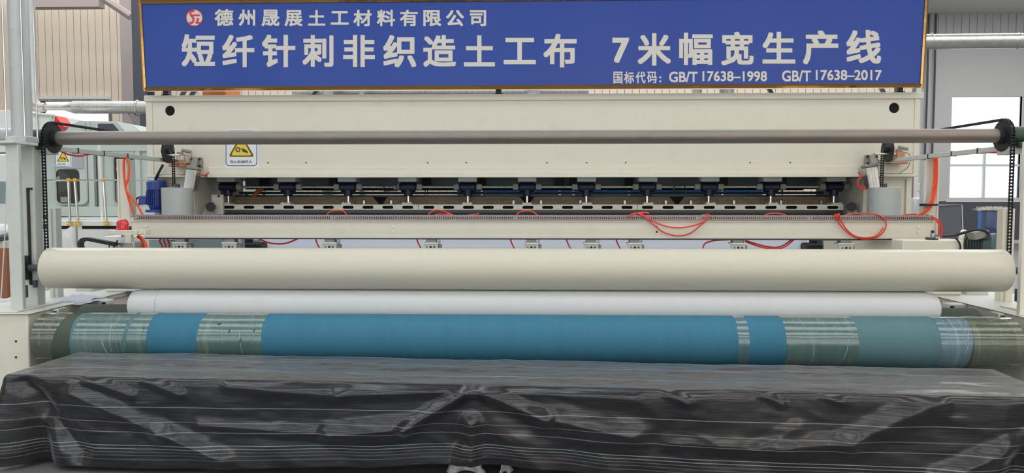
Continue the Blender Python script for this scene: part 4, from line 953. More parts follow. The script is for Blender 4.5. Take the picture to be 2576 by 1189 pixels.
def band(a, b, mt, sl=0.0, sr=0.0, th=0.0016):
    # tape wound once round the roller, its edges running slightly askew
    x0, x1 = seg_x(a), seg_x(b); m = MB(); n, k = 96, 10
    for i in range(n):
        g = 2*math.pi*i/n
        for j in range(k + 1):
            f = j/k; e = (1 - f)*(sl*math.sin(g) + 0.004*noise.noise(Vector((math.cos(g)*2, math.sin(g)*2, a*0.1)))) + f*(sr*math.sin(g) + 0.004*noise.noise(Vector((math.cos(g)*2, math.sin(g)*2, b*0.1))))
            x = x0 + (x1 - x0)*f + e
            r = RB + th + 0.0008*noise.noise(Vector((x*14, math.cos(g)*3, math.sin(g)*3)))
            m.v.append(Vector((x, YA + r*math.cos(g), ZA + r*math.sin(g))))
    for i in range(n):
        for j in range(k): m.f.append((i*(k+1)+j, i*(k+1)+j+1, ((i+1)%n)*(k+1)+j+1, ((i+1)%n)*(k+1)+j))
    return m.build('tape_band', mt, drv, angle=80)
band(82, 137, 'tape_olive', 0, 0.05)
band(183, 312, 'tape_teal', 0.03, 0.02, 0.0018)
band(321, 373, 'tape_teal', 0.02, 0.0, 0.0022)
band(497, 661, 'tape_teal', 0.01, -0.005)
band(1856, 1884, 'tape_blue', 0, 0.0)
band(1976, 2157, 'tape_teal', 0, 0.0)
band(2364, 2442, 'tape_blue', 0, 0.02)
band(2446, 2574, 'tape_olive', 0, 0.0)
# creases and torn strips of tape on the roller
tears = [(548, 822, 0.018, 0.010), (578, 838, 0.006, 0.016), (640, 836, 0.005, 0.014), (608, 860, 0.005, 0.02), (362, 834, 0.004, 0.009)]
for q, py, hw, hh in tears:
    m = MB(); xc = seg_x(q); g0 = math.pi - math.asin(min(1, max(-1, (Z(py, YA - RB) - ZA)/RB)))
    pts = [(-1, 0), (-0.3, 0.8), (0.6, 1), (1, 0.2), (0.3, -0.9), (-0.5, -0.8)]
    m.add([(xc + a*hw, YA + (RB+0.0045)*math.cos(g0 - b*hh/RB), ZA + (RB+0.0045)*math.sin(g0 - b*hh/RB)) for a, b in pts], [tuple(range(6))])
    m.build('tape_tear', 'rubber_olive', drv, fix=False)
rng = random.Random(4)
for a, b, n_ in ((265, 312, 12), (100, 130, 4), (520, 650, 7), (2000, 2150, 7), (2385, 2440, 6), (185, 250, 3)):
    for i in range(n_):
        q = rng.uniform(a, b); g = rng.uniform(0.62, 1.12)*math.pi; L_ = rng.uniform(0.06, 0.24); ps = []
        w_ = rng.uniform(-0.02, 0.02)
        for k in range(9):
            gg = g + L_/RB*(k/8 - 0.5); ps.append((seg_x(q) + w_*(k/8 - 0.5)*2 + rng.uniform(-0.002, 0.002), YA + (RB + 0.003)*math.cos(gg), ZA + (RB + 0.003)*math.sin(gg)))
        MB().tube(ps, rng.uniform(0.0006, 0.0014), 5).build('tape_crease', 'pvc_film' if rng.random() < 0.6 else 'letter_white', drv)
for s, x in ((-1, ax0), (1, ax1)): MB().cyl((x, YA, ZA), (x + s*0.06, YA, ZA), 0.05, n=18).build('journal', 'steel_dark', drv)
t = thing('drive_roller', 'rear dark olive drive roller glimpsed behind the fabric roll', 'roller', (0, YBk, ZA))
rx0, rx1 = ax0 + 0.0, ax1 + 0.02
MB().lathe((rx0, YBk, ZA), (1,0,0), [(0, RB - 0.02), (0.02, RB), (rx1-rx0-0.02, RB), (rx1-rx0, RB - 0.02)], 64).build('rubber_sleeve', 'rubber_olive', t)
for s, x in ((-1, rx0), (1, rx1)): MB().cyl((x, YBk, ZA), (x + s*0.05, YBk, ZA), 0.05, n=18).build('journal', 'steel_dark', t)
# fabric roll resting on both, under the press roller
YRl = (YA + YBk)/2; h2 = (YBk - YA)/2
RR = 0.12
for _ in range(60):
    top = math.sqrt((RR + RB)**2 - h2*h2) + RR; RR += 0.3*((ZC - RC - ZA) - top)*0.5
zr = ZA + math.sqrt((RR + RB)**2 - h2*h2)
fx0, fx1 = X(317, YRl - RR*0.8, 765), X(2371, YRl - RR*0.8, 765)
t = thing('fabric_roll', 'white nonwoven fabric roll between the press and drive rollers', 'fabric roll', ((fx0+fx1)/2, YRl, zr))
Lr = fx1 - fx0; st = X(381, YRl - RR) - fx0
MB().lathe((fx0, YRl, zr), (1,0,0), [(0, RR*0.72), (0.012, RR*0.86), (0.04, RR - 0.012), (0.08, RR - 0.004), (st, RR - 0.003), (st + 0.004, RR), (Lr - 0.09, RR), (Lr - 0.04, RR - 0.012), (Lr - 0.012, RR*0.86), (Lr, RR*0.72)], 64).build('wound_fabric', 'fabric_white', t)
MB().torus((fx0 + st + 0.001, YRl, zr), (1, 0, 0), RR - 0.002, 0.0014, 64, 5).build('layer_edge', 'cast_grey', t)
MB().cyl((fx0 - 0.01, YRl, zr), (fx1 + 0.01, YRl, zr), 0.04, n=16).build('core_tube', 'tarp_wood', t)

# ================================================================== side frames of the winder
def side_frame(label, s, bx_):
    t = thing('side_frame', label, 'machine frame', (bx_ + s*0.35, 5.62, 0))
    def B(a, b, y0, y1, z0, z1, nm, mt='pale_paint', bv=0.006, par=None):
        x0, x1 = sorted((bx_ + s*a, bx_ + s*b)); return MB().box(x0, x1, y0, y1, z0, z1).build(nm, mt, par or t, bv)
    f = B(0.0, 0.8, 5.62, 7.2, 0.0, BOXZ - 0.004, 'end_box', 'cream_paint', 0.012)
    if s < 0:
        for py in (858, 898): MB().cyl(at(40, py, 5.615), at(40, py, 5.63), 0.008, n=10).build('screw_hole', 'dark_void', f)
        MB().cyl(at(40, 949, 5.612), at(40, 949, 5.63), 0.037, n=20).build('cable_hole', 'dark_void', f)
    B(-0.02, 0.8, 5.60, 7.25, BOXZ - 0.004, BOXZ - 0.0, 'top_plate', 'pale_paint', 0.002)
    for y0, zt, ex in ((5.9, BOXZ - 0.008, -0.06), (6.42, BOXZ - 0.008, -0.16)):
        r_ = B(ex, -0.001, y0, y0 + 0.12, BOXZ - 0.14, zt, 'bearing_rail', 'pale_paint', 0.008)
        x0, x1 = sorted((bx_ - s*(-ex - 0.012), bx_ - s*(-ex - 0.045))); MB().box(x0, x1, y0 - 0.003, y0 + 0.002, BOXZ - 0.12, BOXZ - 0.025).build('rail_slot', 'dark_void', r_)
    return t
side_frame('cream box side frame of the winder at the left picture edge', -1, X(72, 5.62, 860))
side_frame('cream side frame of the winder at the right picture edge', 1, max(ax1 + 0.07, X(2590, 5.62, 860)))
# angle posts behind
for s, q0, q1, lb in ((-1, 118, 138, 'pale angle post behind the left end of the press roller'), (1, 2525, 2555, 'pale angle post behind the right end of the press roller')):
    y_ = 6.55; x0, x1 = X(q0, y_), X(q1, y_); zt = Z(524, y_)
    t = thing('angle_post', lb, 'post', ((x0+x1)/2, y_, 0.75))
    MB().box(x0, x1, y_, y_ + 0.012, 0.75, zt).build('front_leg', 'pale_paint' if s < 0 else 'cream_paint', t, 0.003)
    xx = x1 - 0.012 if s < 0 else x0
    MB().box(xx, xx + 0.012, y_ + 0.012, y_ + 0.085, 0.75, zt).build('side_leg', 'grey_paint' if s < 0 else 'cream_paint', t, 0.003)
    tm = (x0 + x1)/2; MB().box(tm - 0.02, tm + 0.005, y_ - 0.02, y_, 0.75, zt).build('corner_rib', 'pale_paint' if s < 0 else 'cream_paint', t, 0.003)
# steel deck plates behind the rear roller
tag(MB().box(X(196, 6.55), X(2460, 6.55), 6.42, 7.6, 0.80, 0.815).build('deck_plate', 'tray_steel', bevel=0.003), 'flat grey steel deck plate behind the rear drive roller', 'plate')
tag(MB().box(X(215, 7.2), X(256, 7.2), 7.0, 7.6, 0.816, 0.90).build('cream_tray', 'pale_paint', bevel=0.006), 'low cream box lying on the deck plate at left', 'box')
tag(MB().box(X(2408, 7.2), X(2462, 7.2), 7.0, 7.7, 0.816, 0.90).build('cream_tray', 'pale_paint', bevel=0.006), 'low cream box lying on the deck plate at right', 'box')
def crumple(name, label, cat, px, py, Y, sx, sy, h, mt, seed=0):
    c = at(px, py, Y); m = MB(); n = 18
    for i in range(n + 1):
        for j in range(n + 1):
            u, v = i/n - 0.5, j/n - 0.5; e = max(0, 1 - (4*u*u + 4*v*v)*0.8)
            m.v.append(c + Vector((u*sx + 0.02*noise.noise(Vector((u*5, v*5, seed))), v*sy, h*e*(0.5 + abs(noise.noise(Vector((u*3, v*5, seed + 9))))*1.1))))
    for i in range(n):
        for j in range(n): k = i*(n+1)+j; m.f.append((k, k+n+1, k+n+2, k+1))
    o = m.build(name, mt, angle=50, fix=False); s_ = o.modifiers.new('thickness', 'SOLIDIFY'); s_.thickness = 0.004
    return tag(o, label, cat)
crumple('fabric_scrap', 'crumpled pale fabric scrap on the frame behind the left end of the roller', 'fabric scrap', 198, 752, 6.44, 0.30, 0.4, 0.045, 'web_white', 1)
crumple('fabric_scrap', 'flat pale fabric scrap under the crumpled one at left', 'fabric scrap', 192, 757, 6.36, 0.34, 0.42, 0.012, 'web_white', 4)
crumple('plastic_bag', 'shiny clear plastic bag on the deck plate left of the fabric roll', 'plastic bag', 290, 741, 7.2, 0.26, 0.3, 0.08, 'pvc_film', 6)
crumple('fabric_scrap', 'pale fabric scrap at the foot of the left post', 'fabric scrap', 10, 762, 6.3, 0.3, 0.5, 0.05, 'fabric_white', 8)

# ================================================================== beacon, drag chain, drive units beside the beam
yb = 6.85
xb_, zb2 = X(307, yb), Z(578, yb)
t = thing('beacon_lamp', 'red warning beacon on a cream bracket at the left of the beam', 'beacon', (xb_, yb, zb2))
MB().lathe((xb_, yb, zb2), (0,0,1), [(0, 0.058), (0.008, 0.058), (0.012, 0.053), (0.07, 0.05), (0.085, 0.042), (0.096, 0.024), (0.098, 0.0)], 28, caps=False).build('lens', 'beacon_red', t)
for i in range(16):
    a = 2*math.pi*i/16; MB().cyl((xb_ + 0.052*math.cos(a), yb + 0.052*math.sin(a), zb2 + 0.014), (xb_ + 0.0495*math.cos(a), yb + 0.0495*math.sin(a), zb2 + 0.068), 0.003, n=5).build('lens_rib', 'beacon_red', t)
MB().cyl((xb_, yb, zb2 - 0.004), (xb_, yb, zb2 + 0.002), 0.06, n=28).build('lamp_base', 'red_plastic', t)
t = thing('beacon_bracket', 'cream T-shaped bracket carrying the red beacon', 'bracket', at(330, 610, yb))
MB().box(X(281, yb), X(352, yb), yb - 0.07, yb + 0.07, Z(592, yb), zb2 - 0.004).build('top_bar', 'cream_paint', t, 0.005)
MB().box(X(322, yb), X(337, yb), yb - 0.075, yb - 0.02, Z(612, yb), Z(590, yb)).build('leg_plate', 'cream_paint', t, 0.004)
MB().box(X(366, yb), X(374, yb), yb - 0.06, yb - 0.05, Z(590, yb), Z(576, yb)).build('tab', 'cream_paint', t, 0.003)
MB().box(X(352, yb), X(374, yb), yb - 0.05, yb + 0.02, Z(590, yb), Z(577, yb)).build('link_bar', 'cream_paint', t, 0.004)
MB().box(X(326, yb), X(329, yb), yb - 0.02, yb + 0.0, zb2 - 0.004, zb2 + 0.03).build('pin', 'black_plastic', t)
t = thing('guide_carriage', 'cream carriage block with rollers beneath the beacon bracket', 'machine part', at(305, 640, 7.0))
MB().box(X(262, 7.0), X(338, 7.0), 6.98, 7.18, BOXZ + 0.001, Z(595, 7.0)).build('carriage_body', 'white_paint', t, 0.01)
MB().box(X(294, 6.9), X(352, 6.9), 6.78, 6.96, Z(640, 6.9), Z(609, 6.9)).build('slide_plate', 'aluminium', t, 0.006)
MB().cyl(at(313, 596, 6.9), at(313, 588, 6.9), 0.03, n=16).build('spacer', 'aluminium', t)
ydc = 6.72
dc = thing('drag_chain', 'black plastic drag chain curling below the red beacon', 'drag chain', at(210, 612, ydc))
pth = spline(pxs([(292, 614, ydc), (270, 610, ydc), (245, 605, ydc), (220, 601, ydc), (208, 604, ydc), (203, 613, ydc), (205, 624, ydc), (212, 634, ydc)]), 4)
dl = MB().box(-0.016, 0.016, -0.028, 0.028, -0.016, 0.016).mesh('drag_link'); dl.materials.append(M['black_plastic'])
cum = 0
for a, b in zip(pth[:-1], pth[1:]):
    d = b - a; o = bpy.data.objects.new('drag_link', dl); COL.objects.link(o); o.parent = dc; o.location = (a + b)/2 - ORG[dc.name]
    o.rotation_euler = (0, -math.atan2(d.z, d.x), 0); o.scale = (d.length/0.034, 1, 1)
MB().tube([at(296, 604, ydc), at(284, 626, ydc)], 0.007, 6).build('end_bar', 'black_plastic', dc)
MB().torus(at(281, 622, ydc), (0.1, 1, 0), 0.026, 0.006, 20, 6).build('end_ring', 'black_plastic', dc)
# right side drive
t = thing('drive_cabinet', 'cream gear cabinet beyond the right end of the press roller', 'machine part', at(2370, 640, 7.0))
MB().box(X(2268, 7.0), X(2420, 7.0), 6.95, 7.18, BOXZ + 0.001, Z(601, 7.0)).build('cabinet_body', 'cream_paint', t, 0.012)
ym2 = 7.0
v = thing('air_valve', 'small brass air valve with black knob on the cream gear cabinet', 'valve', at(2346, 602, ym2))
MB().cyl(at(2346, 600, ym2), at(2346, 586, ym2), 0.022, n=14).build('valve_body', 'aluminium', v, 0.003)
MB().cyl(at(2346, 586, ym2), at(2346, 579, ym2), 0.014, n=12).build('knob', 'black_plastic', v, 0.003)
MB().box(X(2334, ym2), X(2358, ym2), ym2 - 0.04, ym2 + 0.03, Z(601, ym2), Z(595, ym2)).build('manifold', 'steel_dark', v, 0.004)
for q in (2355, 2360): MB().cyl(at(q, 598, ym2 - 0.03), at(q, 593, ym2 - 0.05), 0.014, n=10).build('fitting', 'chrome', v)
t = thing('gear_motor', 'teal geared motor with a dark terminal box at the right of the beam', 'motor', at(2470, 640, 7.1))
a0, a1 = at(2420, 612, 7.2), at(2512, 614, 6.95)
MB().cyl(at(2416, 607, 7.2), at(2430, 608, 7.17), 0.115, n=26).build('gear_flange', 'cream_paint', t, 0.01)
MB().cyl(at(2430, 608, 7.17), at(2482, 612, 7.03), 0.088, n=26).build('stator', 'motor_teal', t)
for i in range(7): MB().torus(at(2434 + i*7, 608.5 + 0.5*i, 7.16 - 0.019*i), at(2482, 612, 7.03) - at(2430, 608, 7.17), 0.09, 0.007, 24, 5).build('cooling_rib', 'black_steel', t)
MB().cyl(at(2480, 612, 7.03), at(2505, 613, 6.97), 0.098, n=26).build('fan_cover', 'motor_teal', t, 0.008)
MB().box(-0.07, 0.07, -0.06, 0.06, -0.02, 0.05, Matrix.Translation(at(2462, 594, 6.99)) @ Matrix.Rotation(R(-12), 4, 'Y')).build('terminal_box', 'cast_grey', t, 0.01)
hose('motor_cable', 'black cable arching over the teal geared motor', [(2372, 594, 7.05), (2400, 592, 7.05), (2425, 585, 7.0), (2452, 578, 6.95), (2475, 579, 6.93), (2488, 590, 6.92), (2480, 602, 6.9)], 0.013, 'black_plastic', 'cable')
hose('motor_cable', 'thin black cable hanging before the right gear cabinet', [(2404, 598, 6.93), (2412, 608, 6.93), (2416, 620, 6.93), (2414, 632, 6.93)], 0.008, 'black_plastic', 'cable')
# ================================================================== table under the tarpaulin
TA = R(-3.3); TL, TW, TZ = 6.42, 0.70, 0.62
P0 = Vector((-3.40, 4.63, 0)); ds = Vector((math.cos(TA), math.sin(TA), 0)); dw = Vector((-math.sin(TA), math.cos(TA), 0))
def TP(s, w_, z): return P0 + ds*s + dw*w_ + Vector((0, 0, z))
tb = thing('low_table', 'low table almost hidden under the black tarpaulin', 'table', TP(TL/2, TW/2, 0))
m = MB(); m.add([TP(s, w_, z) for z in (TZ - 0.07, TZ - 0.012) for s, w_ in ((0.04, 0.04), (TL - 0.04, 0.04), (TL - 0.04, TW - 0.02), (0.04, TW - 0.02))], [(0,3,2,1),(4,5,6,7),(0,1,5,4),(1,2,6,5),(2,3,7,6),(3,0,4,7)])
m.build('table_top', 'tarp_wood', tb)
m = MB(); m.add([TP(s, w_, z) for z in (0.02, TZ - 0.07) for s, w_ in ((0.06, TW - 0.05), (TL - 0.06, TW - 0.05), (TL - 0.06, TW - 0.025), (0.06, TW - 0.025))], [(0,3,2,1),(4,5,6,7),(0,1,5,4),(1,2,6,5),(2,3,7,6),(3,0,4,7)])
m.build('light_block_board', 'tarp_wood', tb)  # unseen board added to keep rear light off the floor underneath
for s in (0.55, 1.28, 3.75, 4.9, 6.0):
    for w_ in (0.2, TW - 0.12):
        m = MB(); m.add([TP(s + a, w_ + b, z) for z in (0, TZ - 0.07) for a, b in ((-0.03, -0.03), (0.03, -0.03), (0.03, 0.03), (-0.03, 0.03))], [(0,3,2,1),(4,5,6,7),(0,1,5,4),(1,2,6,5),(2,3,7,6),(3,0,4,7)])
        m.build('leg', 'tarp_wood', tb)
# ------------------------------------------------------------------ tarpaulin
def lerp_tab(tab, x):
    if x <= tab[0][0]: return tab[0][1]
    for (a, b), (c_, d) in zip(tab[:-1], tab[1:]):
        if x <= c_: k = (x - a)/(c_ - a); k = k*k*(3 - 2*k); return b + (d - b)*k
    return tab[-1][1]
HEM = [(-1, 0.60), (0.8, 0.592), (1.5, 0.572), (2.3, 0.54), (2.9, 0.50), (3.15, 0.496), (3.5, 0.515), (3.9, 0.55), (4.5, 0.575), (8, 0.59)]
RIDGE = [  # s0,t0 -> s1,t1, width, height
    (3.04, 0.02, 2.62, 0.28, 0.045, 0.055), (2.62, 0.28, 2.15, 0.34, 0.07, 0.045), (3.04, 0.02, 3.48, 0.20, 0.05, 0.045), (3.48, 0.20, 4.0, 0.30, 0.09, 0.035),
    (3.03, 0.24, 3.03, 0.56, 0.06, 0.06), (2.97, 0.40, 2.93, 0.58, 0.04, 0.03), (3.2, 0.30, 3.5, 0.56, 0.10, 0.02),
    (0.55, 0.02, 0.85, 0.12, 0.035, 0.022), (0.95, 0.02, 1.18, 0.11, 0.035, 0.02), (0.45, 0.12, 1.05, 0.36, 0.06, 0.03), (1.05, 0.36, 1.45, 0.52, 0.07, 0.035),
    (1.5, 0.05, 2.2, 0.09, 0.045, 0.018), (2.2, 0.09, 2.9, 0.04, 0.04, 0.022), (1.3, 0.30, 2.1, 0.34, 0.04, 0.014),
    (3.2, 0.04, 4.0, 0.07, 0.04, 0.014), (4.2, 0.02, 4.32, 0.09, 0.035, 0.022), (4.75, 0.02, 4.86, 0.08, 0.03, 0.018), (5.1, 0.02, 5.2, 0.06, 0.03, 0.014),
    (5.72, 0.05, 5.25, 0.30, 0.08, 0.035), (5.25, 0.30, 4.85, 0.34, 0.06, 0.02), (6.2, 0.28, 5.75, 0.5, 0.07, 0.045), (4.2, 0.33, 4.9, 0.35, 0.05, 0.018), (4.95, 0.22, 4.7, 0.36, 0.05, 0.012),
    (0.12, 0.05, 0.5, 0.5, 0.07, -0.045)]
def ridge(s, t):
    o = 0
    for a, b, c_, d, wd, h in RIDGE:
        vx, vy = c_ - a, d - b; L2 = vx*vx + vy*vy; k = ((s - a)*vx + (t - b)*vy)/L2; kk = min(1, max(0, k))
        dx, dy = s - a - kk*vx, t - b - kk*vy; q = dx*dx + dy*dy
        f_ = 1.0
        e_ = math.sqrt(q)/(wd*1.5); o += h*(1 - e_)**1.6*(1 + 0.6*e_) if e_ < 1 else 0
    return o
def nz3(a, b, c_): return noise.noise(Vector((a, b, c_)))
Ns, Nw, Nt = 420, 44, 96
vs, fs, uvs = [], [], []
def topz(s, w_):
    e = min(1, min(s, TL - s, w_ + 0.02)/0.08); e = max(0, e)
    return 0.012*e*(nz3(s*1.1, w_*6, 0.3) + 0.5*nz3(s*3.2, w_*11, 4.0)) + 0.004*nz3(s*9, w_*26, 8.0)*e
idx = {}
for i in range(Ns + 1):
    s = TL*i/Ns
    for j in range(Nw + 1):
        w_ = TW*j/Nw
        p = TP(s, w_ , TZ + topz(s, w_))
        if j == Nw: p += dw*0.012*nz3(s*2, 0, 5)
        idx[(i, j)] = len(vs); vs.append(p)
        uvs.append((s, TW - w_ + 0.03*nz3(s*1.3, w_*3, 2.2) + 0.012*nz3(s*3.4, w_*5, 7.2)))
for i in range(Ns):
    for j in range(Nw): fs.append((idx[i,j], idx[i+1,j], idx[i+1,j+1], idx[i,j+1]))
per = []
for j in range(Nw, 0, -1): per.append((idx[0, j], 0.0, TW*j/Nw, 'L'))
for i in range(Ns + 1): per.append((idx[i, 0], TL*i/Ns, 0.0, 'F'))
for j in range(1, Nw + 1): per.append((idx[Ns, j], TL, TW*j/Nw, 'R'))
prev = [q[0] for q in per]
cols = []
for q in per:
    _, s, w_, sd = q
    if sd == 'L': pc = -w_; n0 = -ds; cdist = w_; c2 = 9
    elif sd == 'R': pc = TL + w_; n0 = ds; cdist = 9; c2 = w_
    else: pc = s; n0 = -dw; cdist = s; c2 = TL - s
    def mixn(n_, side, dist):
        k = max(0, 1 - dist/0.14)*0.5
        return (n_*(1 - k) + side*k)
    if sd == 'F': n_ = mixn(n0, -ds, cdist) if cdist < 0.14 else (mixn(n0, ds, c2) if c2 < 0.14 else n0)
    elif sd == 'L': n_ = mixn(n0, -dw, w_)
    else: n_ = mixn(n0, -dw, w_)
    cols.append((pc, n_.normalized()))
r0 = 0.03
for k in range(1, Nt + 1):
    row = []
    for (vi, s, w_, sd), (pc, n_) in zip(per, cols):
        te = lerp_tab(HEM, pc)
        tf = (k/Nt)**1.0*0.56; t = tf*te/0.56
        out = r0*(1 - math.exp(-t/r0)) - 0.02*t
        dn = t - 0.35*r0*(1 - math.exp(-t/r0))
        amp = min(1, t/0.05)
        if sd == 'F':
            out += amp*ridge(pc, t) + amp*(0.016*nz3(pc*1.3, t*3, 1.0) + 0.016*(0.5 - abs(nz3(pc*1.7 + t*2.2, t*3.5 - pc*0.6, 6.0))) + 0.008*(0.5 - abs(nz3(pc*4 - t*3, t*6, 16.0))) + 0.0025*nz3(pc*9, t*20, 3.0))
        # gathered corners
        for cpos, sg in ((0.0, 1), (TL, -1)):
            d_ = (pc - cpos)*sg
            out += t*(0.20*math.exp(-((d_ + 0.02)/0.09)**2) - 0.20*math.exp(-((d_ - 0.20)/0.09)**2) + 0.08*math.exp(-((d_ + 0.22)/0.07)**2) - 0.10*math.exp(-((d_ + 0.36)/0.08)**2))*min(1, t/0.1)
        p = vs[vi] if k == 0 else TP(s, w_, TZ + topz(s, w_)*max(0, 1 - t/0.03)) + n_*out - Vector((0, 0, dn))
        p += ds*(0.006*nz3(pc*2, t*5, 11.0))*amp
        p.z = max(p.z, 0.01)
        row.append(len(vs)); vs.append(p); uvs.append((pc, TW + tf))
    for a in range(len(per) - 1): fs.append((prev[a], row[a], row[a+1], prev[a+1]))
    prev = row
me = bpy.data.meshes.new('tarpaulin'); me.from_pydata([tuple(v_) for v_ in vs], [], fs)
uvl = me.uv_layers.new(name='weave')
for lp in me.loops: uvl.data[lp.index].uv = (uvs[lp.vertex_index][0]/8 + 0.1, uvs[lp.vertex_index][1]/1.3)
me.shade_smooth()
tarp = bpy.data.objects.new('tarpaulin', me); COL.objects.link(tarp)
tag(tarp, 'black woven tarpaulin with pale thread lines draped over the low table', 'tarpaulin')
s_ = tarp.modifiers.new('thickness', 'SOLIDIFY'); s_.thickness = 0.002; s_.offset = -1
mt = bpy.data.materials.new('woven_tarp'); mt.use_nodes = True; nt = mt.node_tree; N = nt.nodes; L = nt.links; b = N['Principled BSDF']
uv = N.new('ShaderNodeUVMap'); uv.uv_map = 'weave'
sx = N.new('ShaderNodeSeparateXYZ'); L.new(uv.outputs[0], sx.inputs[0])
rp_ = N.new('ShaderNodeValToRGB'); L.new(sx.outputs[1], rp_.inputs[0]); cr = rp_.color_ramp; cr.interpolation = 'CONSTANT'
base = (0.010, 0.010, 0.012, 1)
lines = [(0.20, 0.006, (0.26, 0.28, 0.30)), (0.50, 0.006, (0.28, 0.30, 0.32)), (TW + 0.012, 0.003, (0.12, 0.13, 0.14)), (TW + 0.150, 0.0022, (0.09, 0.09, 0.09)), (TW + 0.182, 0.002, (0.20, 0.20, 0.20)), (TW + 0.255, 0.003, (0.10, 0.10, 0.10)),
         (TW + 0.275, 0.003, (0.12, 0.12, 0.12)), (TW + 0.335, 0.002, (0.17, 0.17, 0.165)), (TW + 0.408, 0.0025, (0.20, 0.27, 0.24)), (TW + 0.415, 0.0025, (0.20, 0.27, 0.24)), (TW + 0.435, 0.003, (0.22, 0.23, 0.23)), (TW + 0.455, 0.004, (0.10, 0.10, 0.10)), (TW + 0.478, 0.004, (0.09, 0.09, 0.1)), (TW + 0.50, 0.004, (0.10, 0.10, 0.11))]
cr.elements[0].position = 0; cr.elements[0].color = base; cr.elements[1].position = 1; cr.elements[1].color = base
for v_, wd, c_ in lines:
    e = cr.elements.new(v_/1.3); e.color = (*c_, 1); e = cr.elements.new((v_ + wd)/1.3); e.color = base
mp = N.new('ShaderNodeMapping'); mp.inputs['Scale'].default_value = (26, 420, 1); L.new(uv.outputs[0], mp.inputs[0])
n1 = N.new('ShaderNodeTexNoise'); n1.inputs['Scale'].default_value = 1; n1.inputs['Detail'].default_value = 3; L.new(mp.outputs[0], n1.inputs[0])
mp2 = N.new('ShaderNodeMapping'); mp2.inputs['Scale'].default_value = (1400, 420, 1); L.new(uv.outputs[0], mp2.inputs[0])
n2 = N.new('ShaderNodeTexNoise'); n2.inputs['Scale'].default_value = 1; n2.inputs['Detail'].default_value = 2; L.new(mp2.outputs[0], n2.inputs[0])
ml = N.new('ShaderNodeMix'); ml.data_type = 'RGBA'; ml.blend_type = 'MULTIPLY'; ml.inputs[0].default_value = 0.6
r1 = N.new('ShaderNodeMapRange'); r1.inputs[1].default_value = 0.3; r1.inputs[2].default_value = 0.7; r1.inputs[3].default_value = 0.45; r1.inputs[4].default_value = 1.9; L.new(n1.outputs[0], r1.inputs[0])
dm = N.new('ShaderNodeMath'); dm.operation = 'MULTIPLY'; dm.inputs[1].default_value = 8/0.008; L.new(sx.outputs[0], dm.inputs[0])
df = N.new('ShaderNodeMath'); df.operation = 'FRACT'; L.new(dm.outputs[0], df.inputs[0])
dg_ = N.new('ShaderNodeMath'); dg_.operation = 'GREATER_THAN'; dg_.inputs[1].default_value = 0.45; L.new(df.outputs[0], dg_.inputs[0])
dr = N.new('ShaderNodeMapRange'); dr.inputs[3].default_value = 0.5; dr.inputs[4].default_value = 1.0; L.new(dg_.outputs[0], dr.inputs[0])
dk = N.new('ShaderNodeMix'); dk.data_type = 'RGBA'; dk.inputs[6].default_value = base; L.new(dr.outputs[0], dk.inputs[0]); L.new(rp_.outputs[0], dk.inputs[7])
L.new(dk.outputs[2], ml.inputs[6]); L.new(r1.outputs[0], ml.inputs[7]); L.new(ml.outputs[2], b.inputs['Base Color'])
r2 = N.new('ShaderNodeMapRange'); r2.inputs[1].default_value = 0.3; r2.inputs[2].default_value = 0.7; r2.inputs[3].default_value = 0.13; r2.inputs[4].default_value = 0.28; L.new(n1.outputs[0], r2.inputs[0]); L.new(r2.outputs[0], b.inputs['Roughness'])
bp = N.new('ShaderNodeBump'); bp.inputs['Strength'].default_value = 0.12; bp.inputs['Distance'].default_value = 0.002; L.new(n2.outputs[0], bp.inputs['Height'])
mp3 = N.new('ShaderNodeMapping'); mp3.inputs['Scale'].default_value = (90, 40, 1); L.new(uv.outputs[0], mp3.inputs[0])
n3 = N.new('ShaderNodeTexNoise'); n3.inputs['Scale'].default_value = 1; n3.inputs['Detail'].default_value = 4; L.new(mp3.outputs[0], n3.inputs[0])
bp2 = N.new('ShaderNodeBump'); bp2.inputs['Strength'].default_value = 0.16; bp2.inputs['Distance'].default_value = 0.006; L.new(n3.outputs[0], bp2.inputs['Height']); L.new(bp.outputs[0], bp2.inputs['Normal'])
L.new(bp2.outputs[0], b.inputs['Normal']); r3 = N.new('ShaderNodeMapRange'); r3.inputs[1].default_value = 0.32; r3.inputs[2].default_value = 0.68; r3.inputs[3].default_value = 1.0; r3.inputs[4].default_value = 0.12
L.new(n1.outputs[0], r3.inputs[0]); L.new(r3.outputs[0], b.inputs['Specular IOR Level'])
b.inputs['Sheen Weight'].default_value = 0.5; b.inputs['Sheen Roughness'].default_value = 0.35; b.inputs['Sheen Tint'].default_value = (0.5, 0.5, 0.52, 1)
me.materials.append(mt)
# rags hanging out below the hem
def rag(label, px0, px1, py0, Y, seed):
    m = MB(); n, k = 14, 12; a, b_ = X(px0, Y, 1180), X(px1, Y, 1180); zt = Z(py0, Y)
    for i in range(n + 1):
        for j in range(k + 1):
            u, v_ = i/n, j/k
            m.v.append(Vector((a + (b_ - a)*(0.5 + (u - 0.5)*(0.8 + 0.35*v_)) + 0.012*nz3(v_*3, u*2, seed), Y + 0.03*math.sin(u*9 + seed) + 0.02*nz3(u*4, v_*3, seed), zt*(1 - v_) + 0.012*v_)))
    for i in range(n):
        for j in range(k): q = i*(k+1)+j; m.f.append((q, q+1, q+k+2, q+k+1))
    o = m.build('cloth_rag', 'rag_white', angle=60, fix=False); s_ = o.modifiers.new('thickness', 'SOLIDIFY'); s_.thickness = 0.006
    tag(o, label, 'rag')
rag('crumpled white rag hanging below the tarpaulin at the middle', 1128, 1216, 1160, 4.62, 3.0)
rag('narrow white rag right of the crumpled one below the tarpaulin', 1262, 1288, 1160, 4.62, 5.0)
rag('scrap of white rag below the tarpaulin right of the middle', 1488, 1512, 1178, 4.60, 7.0)
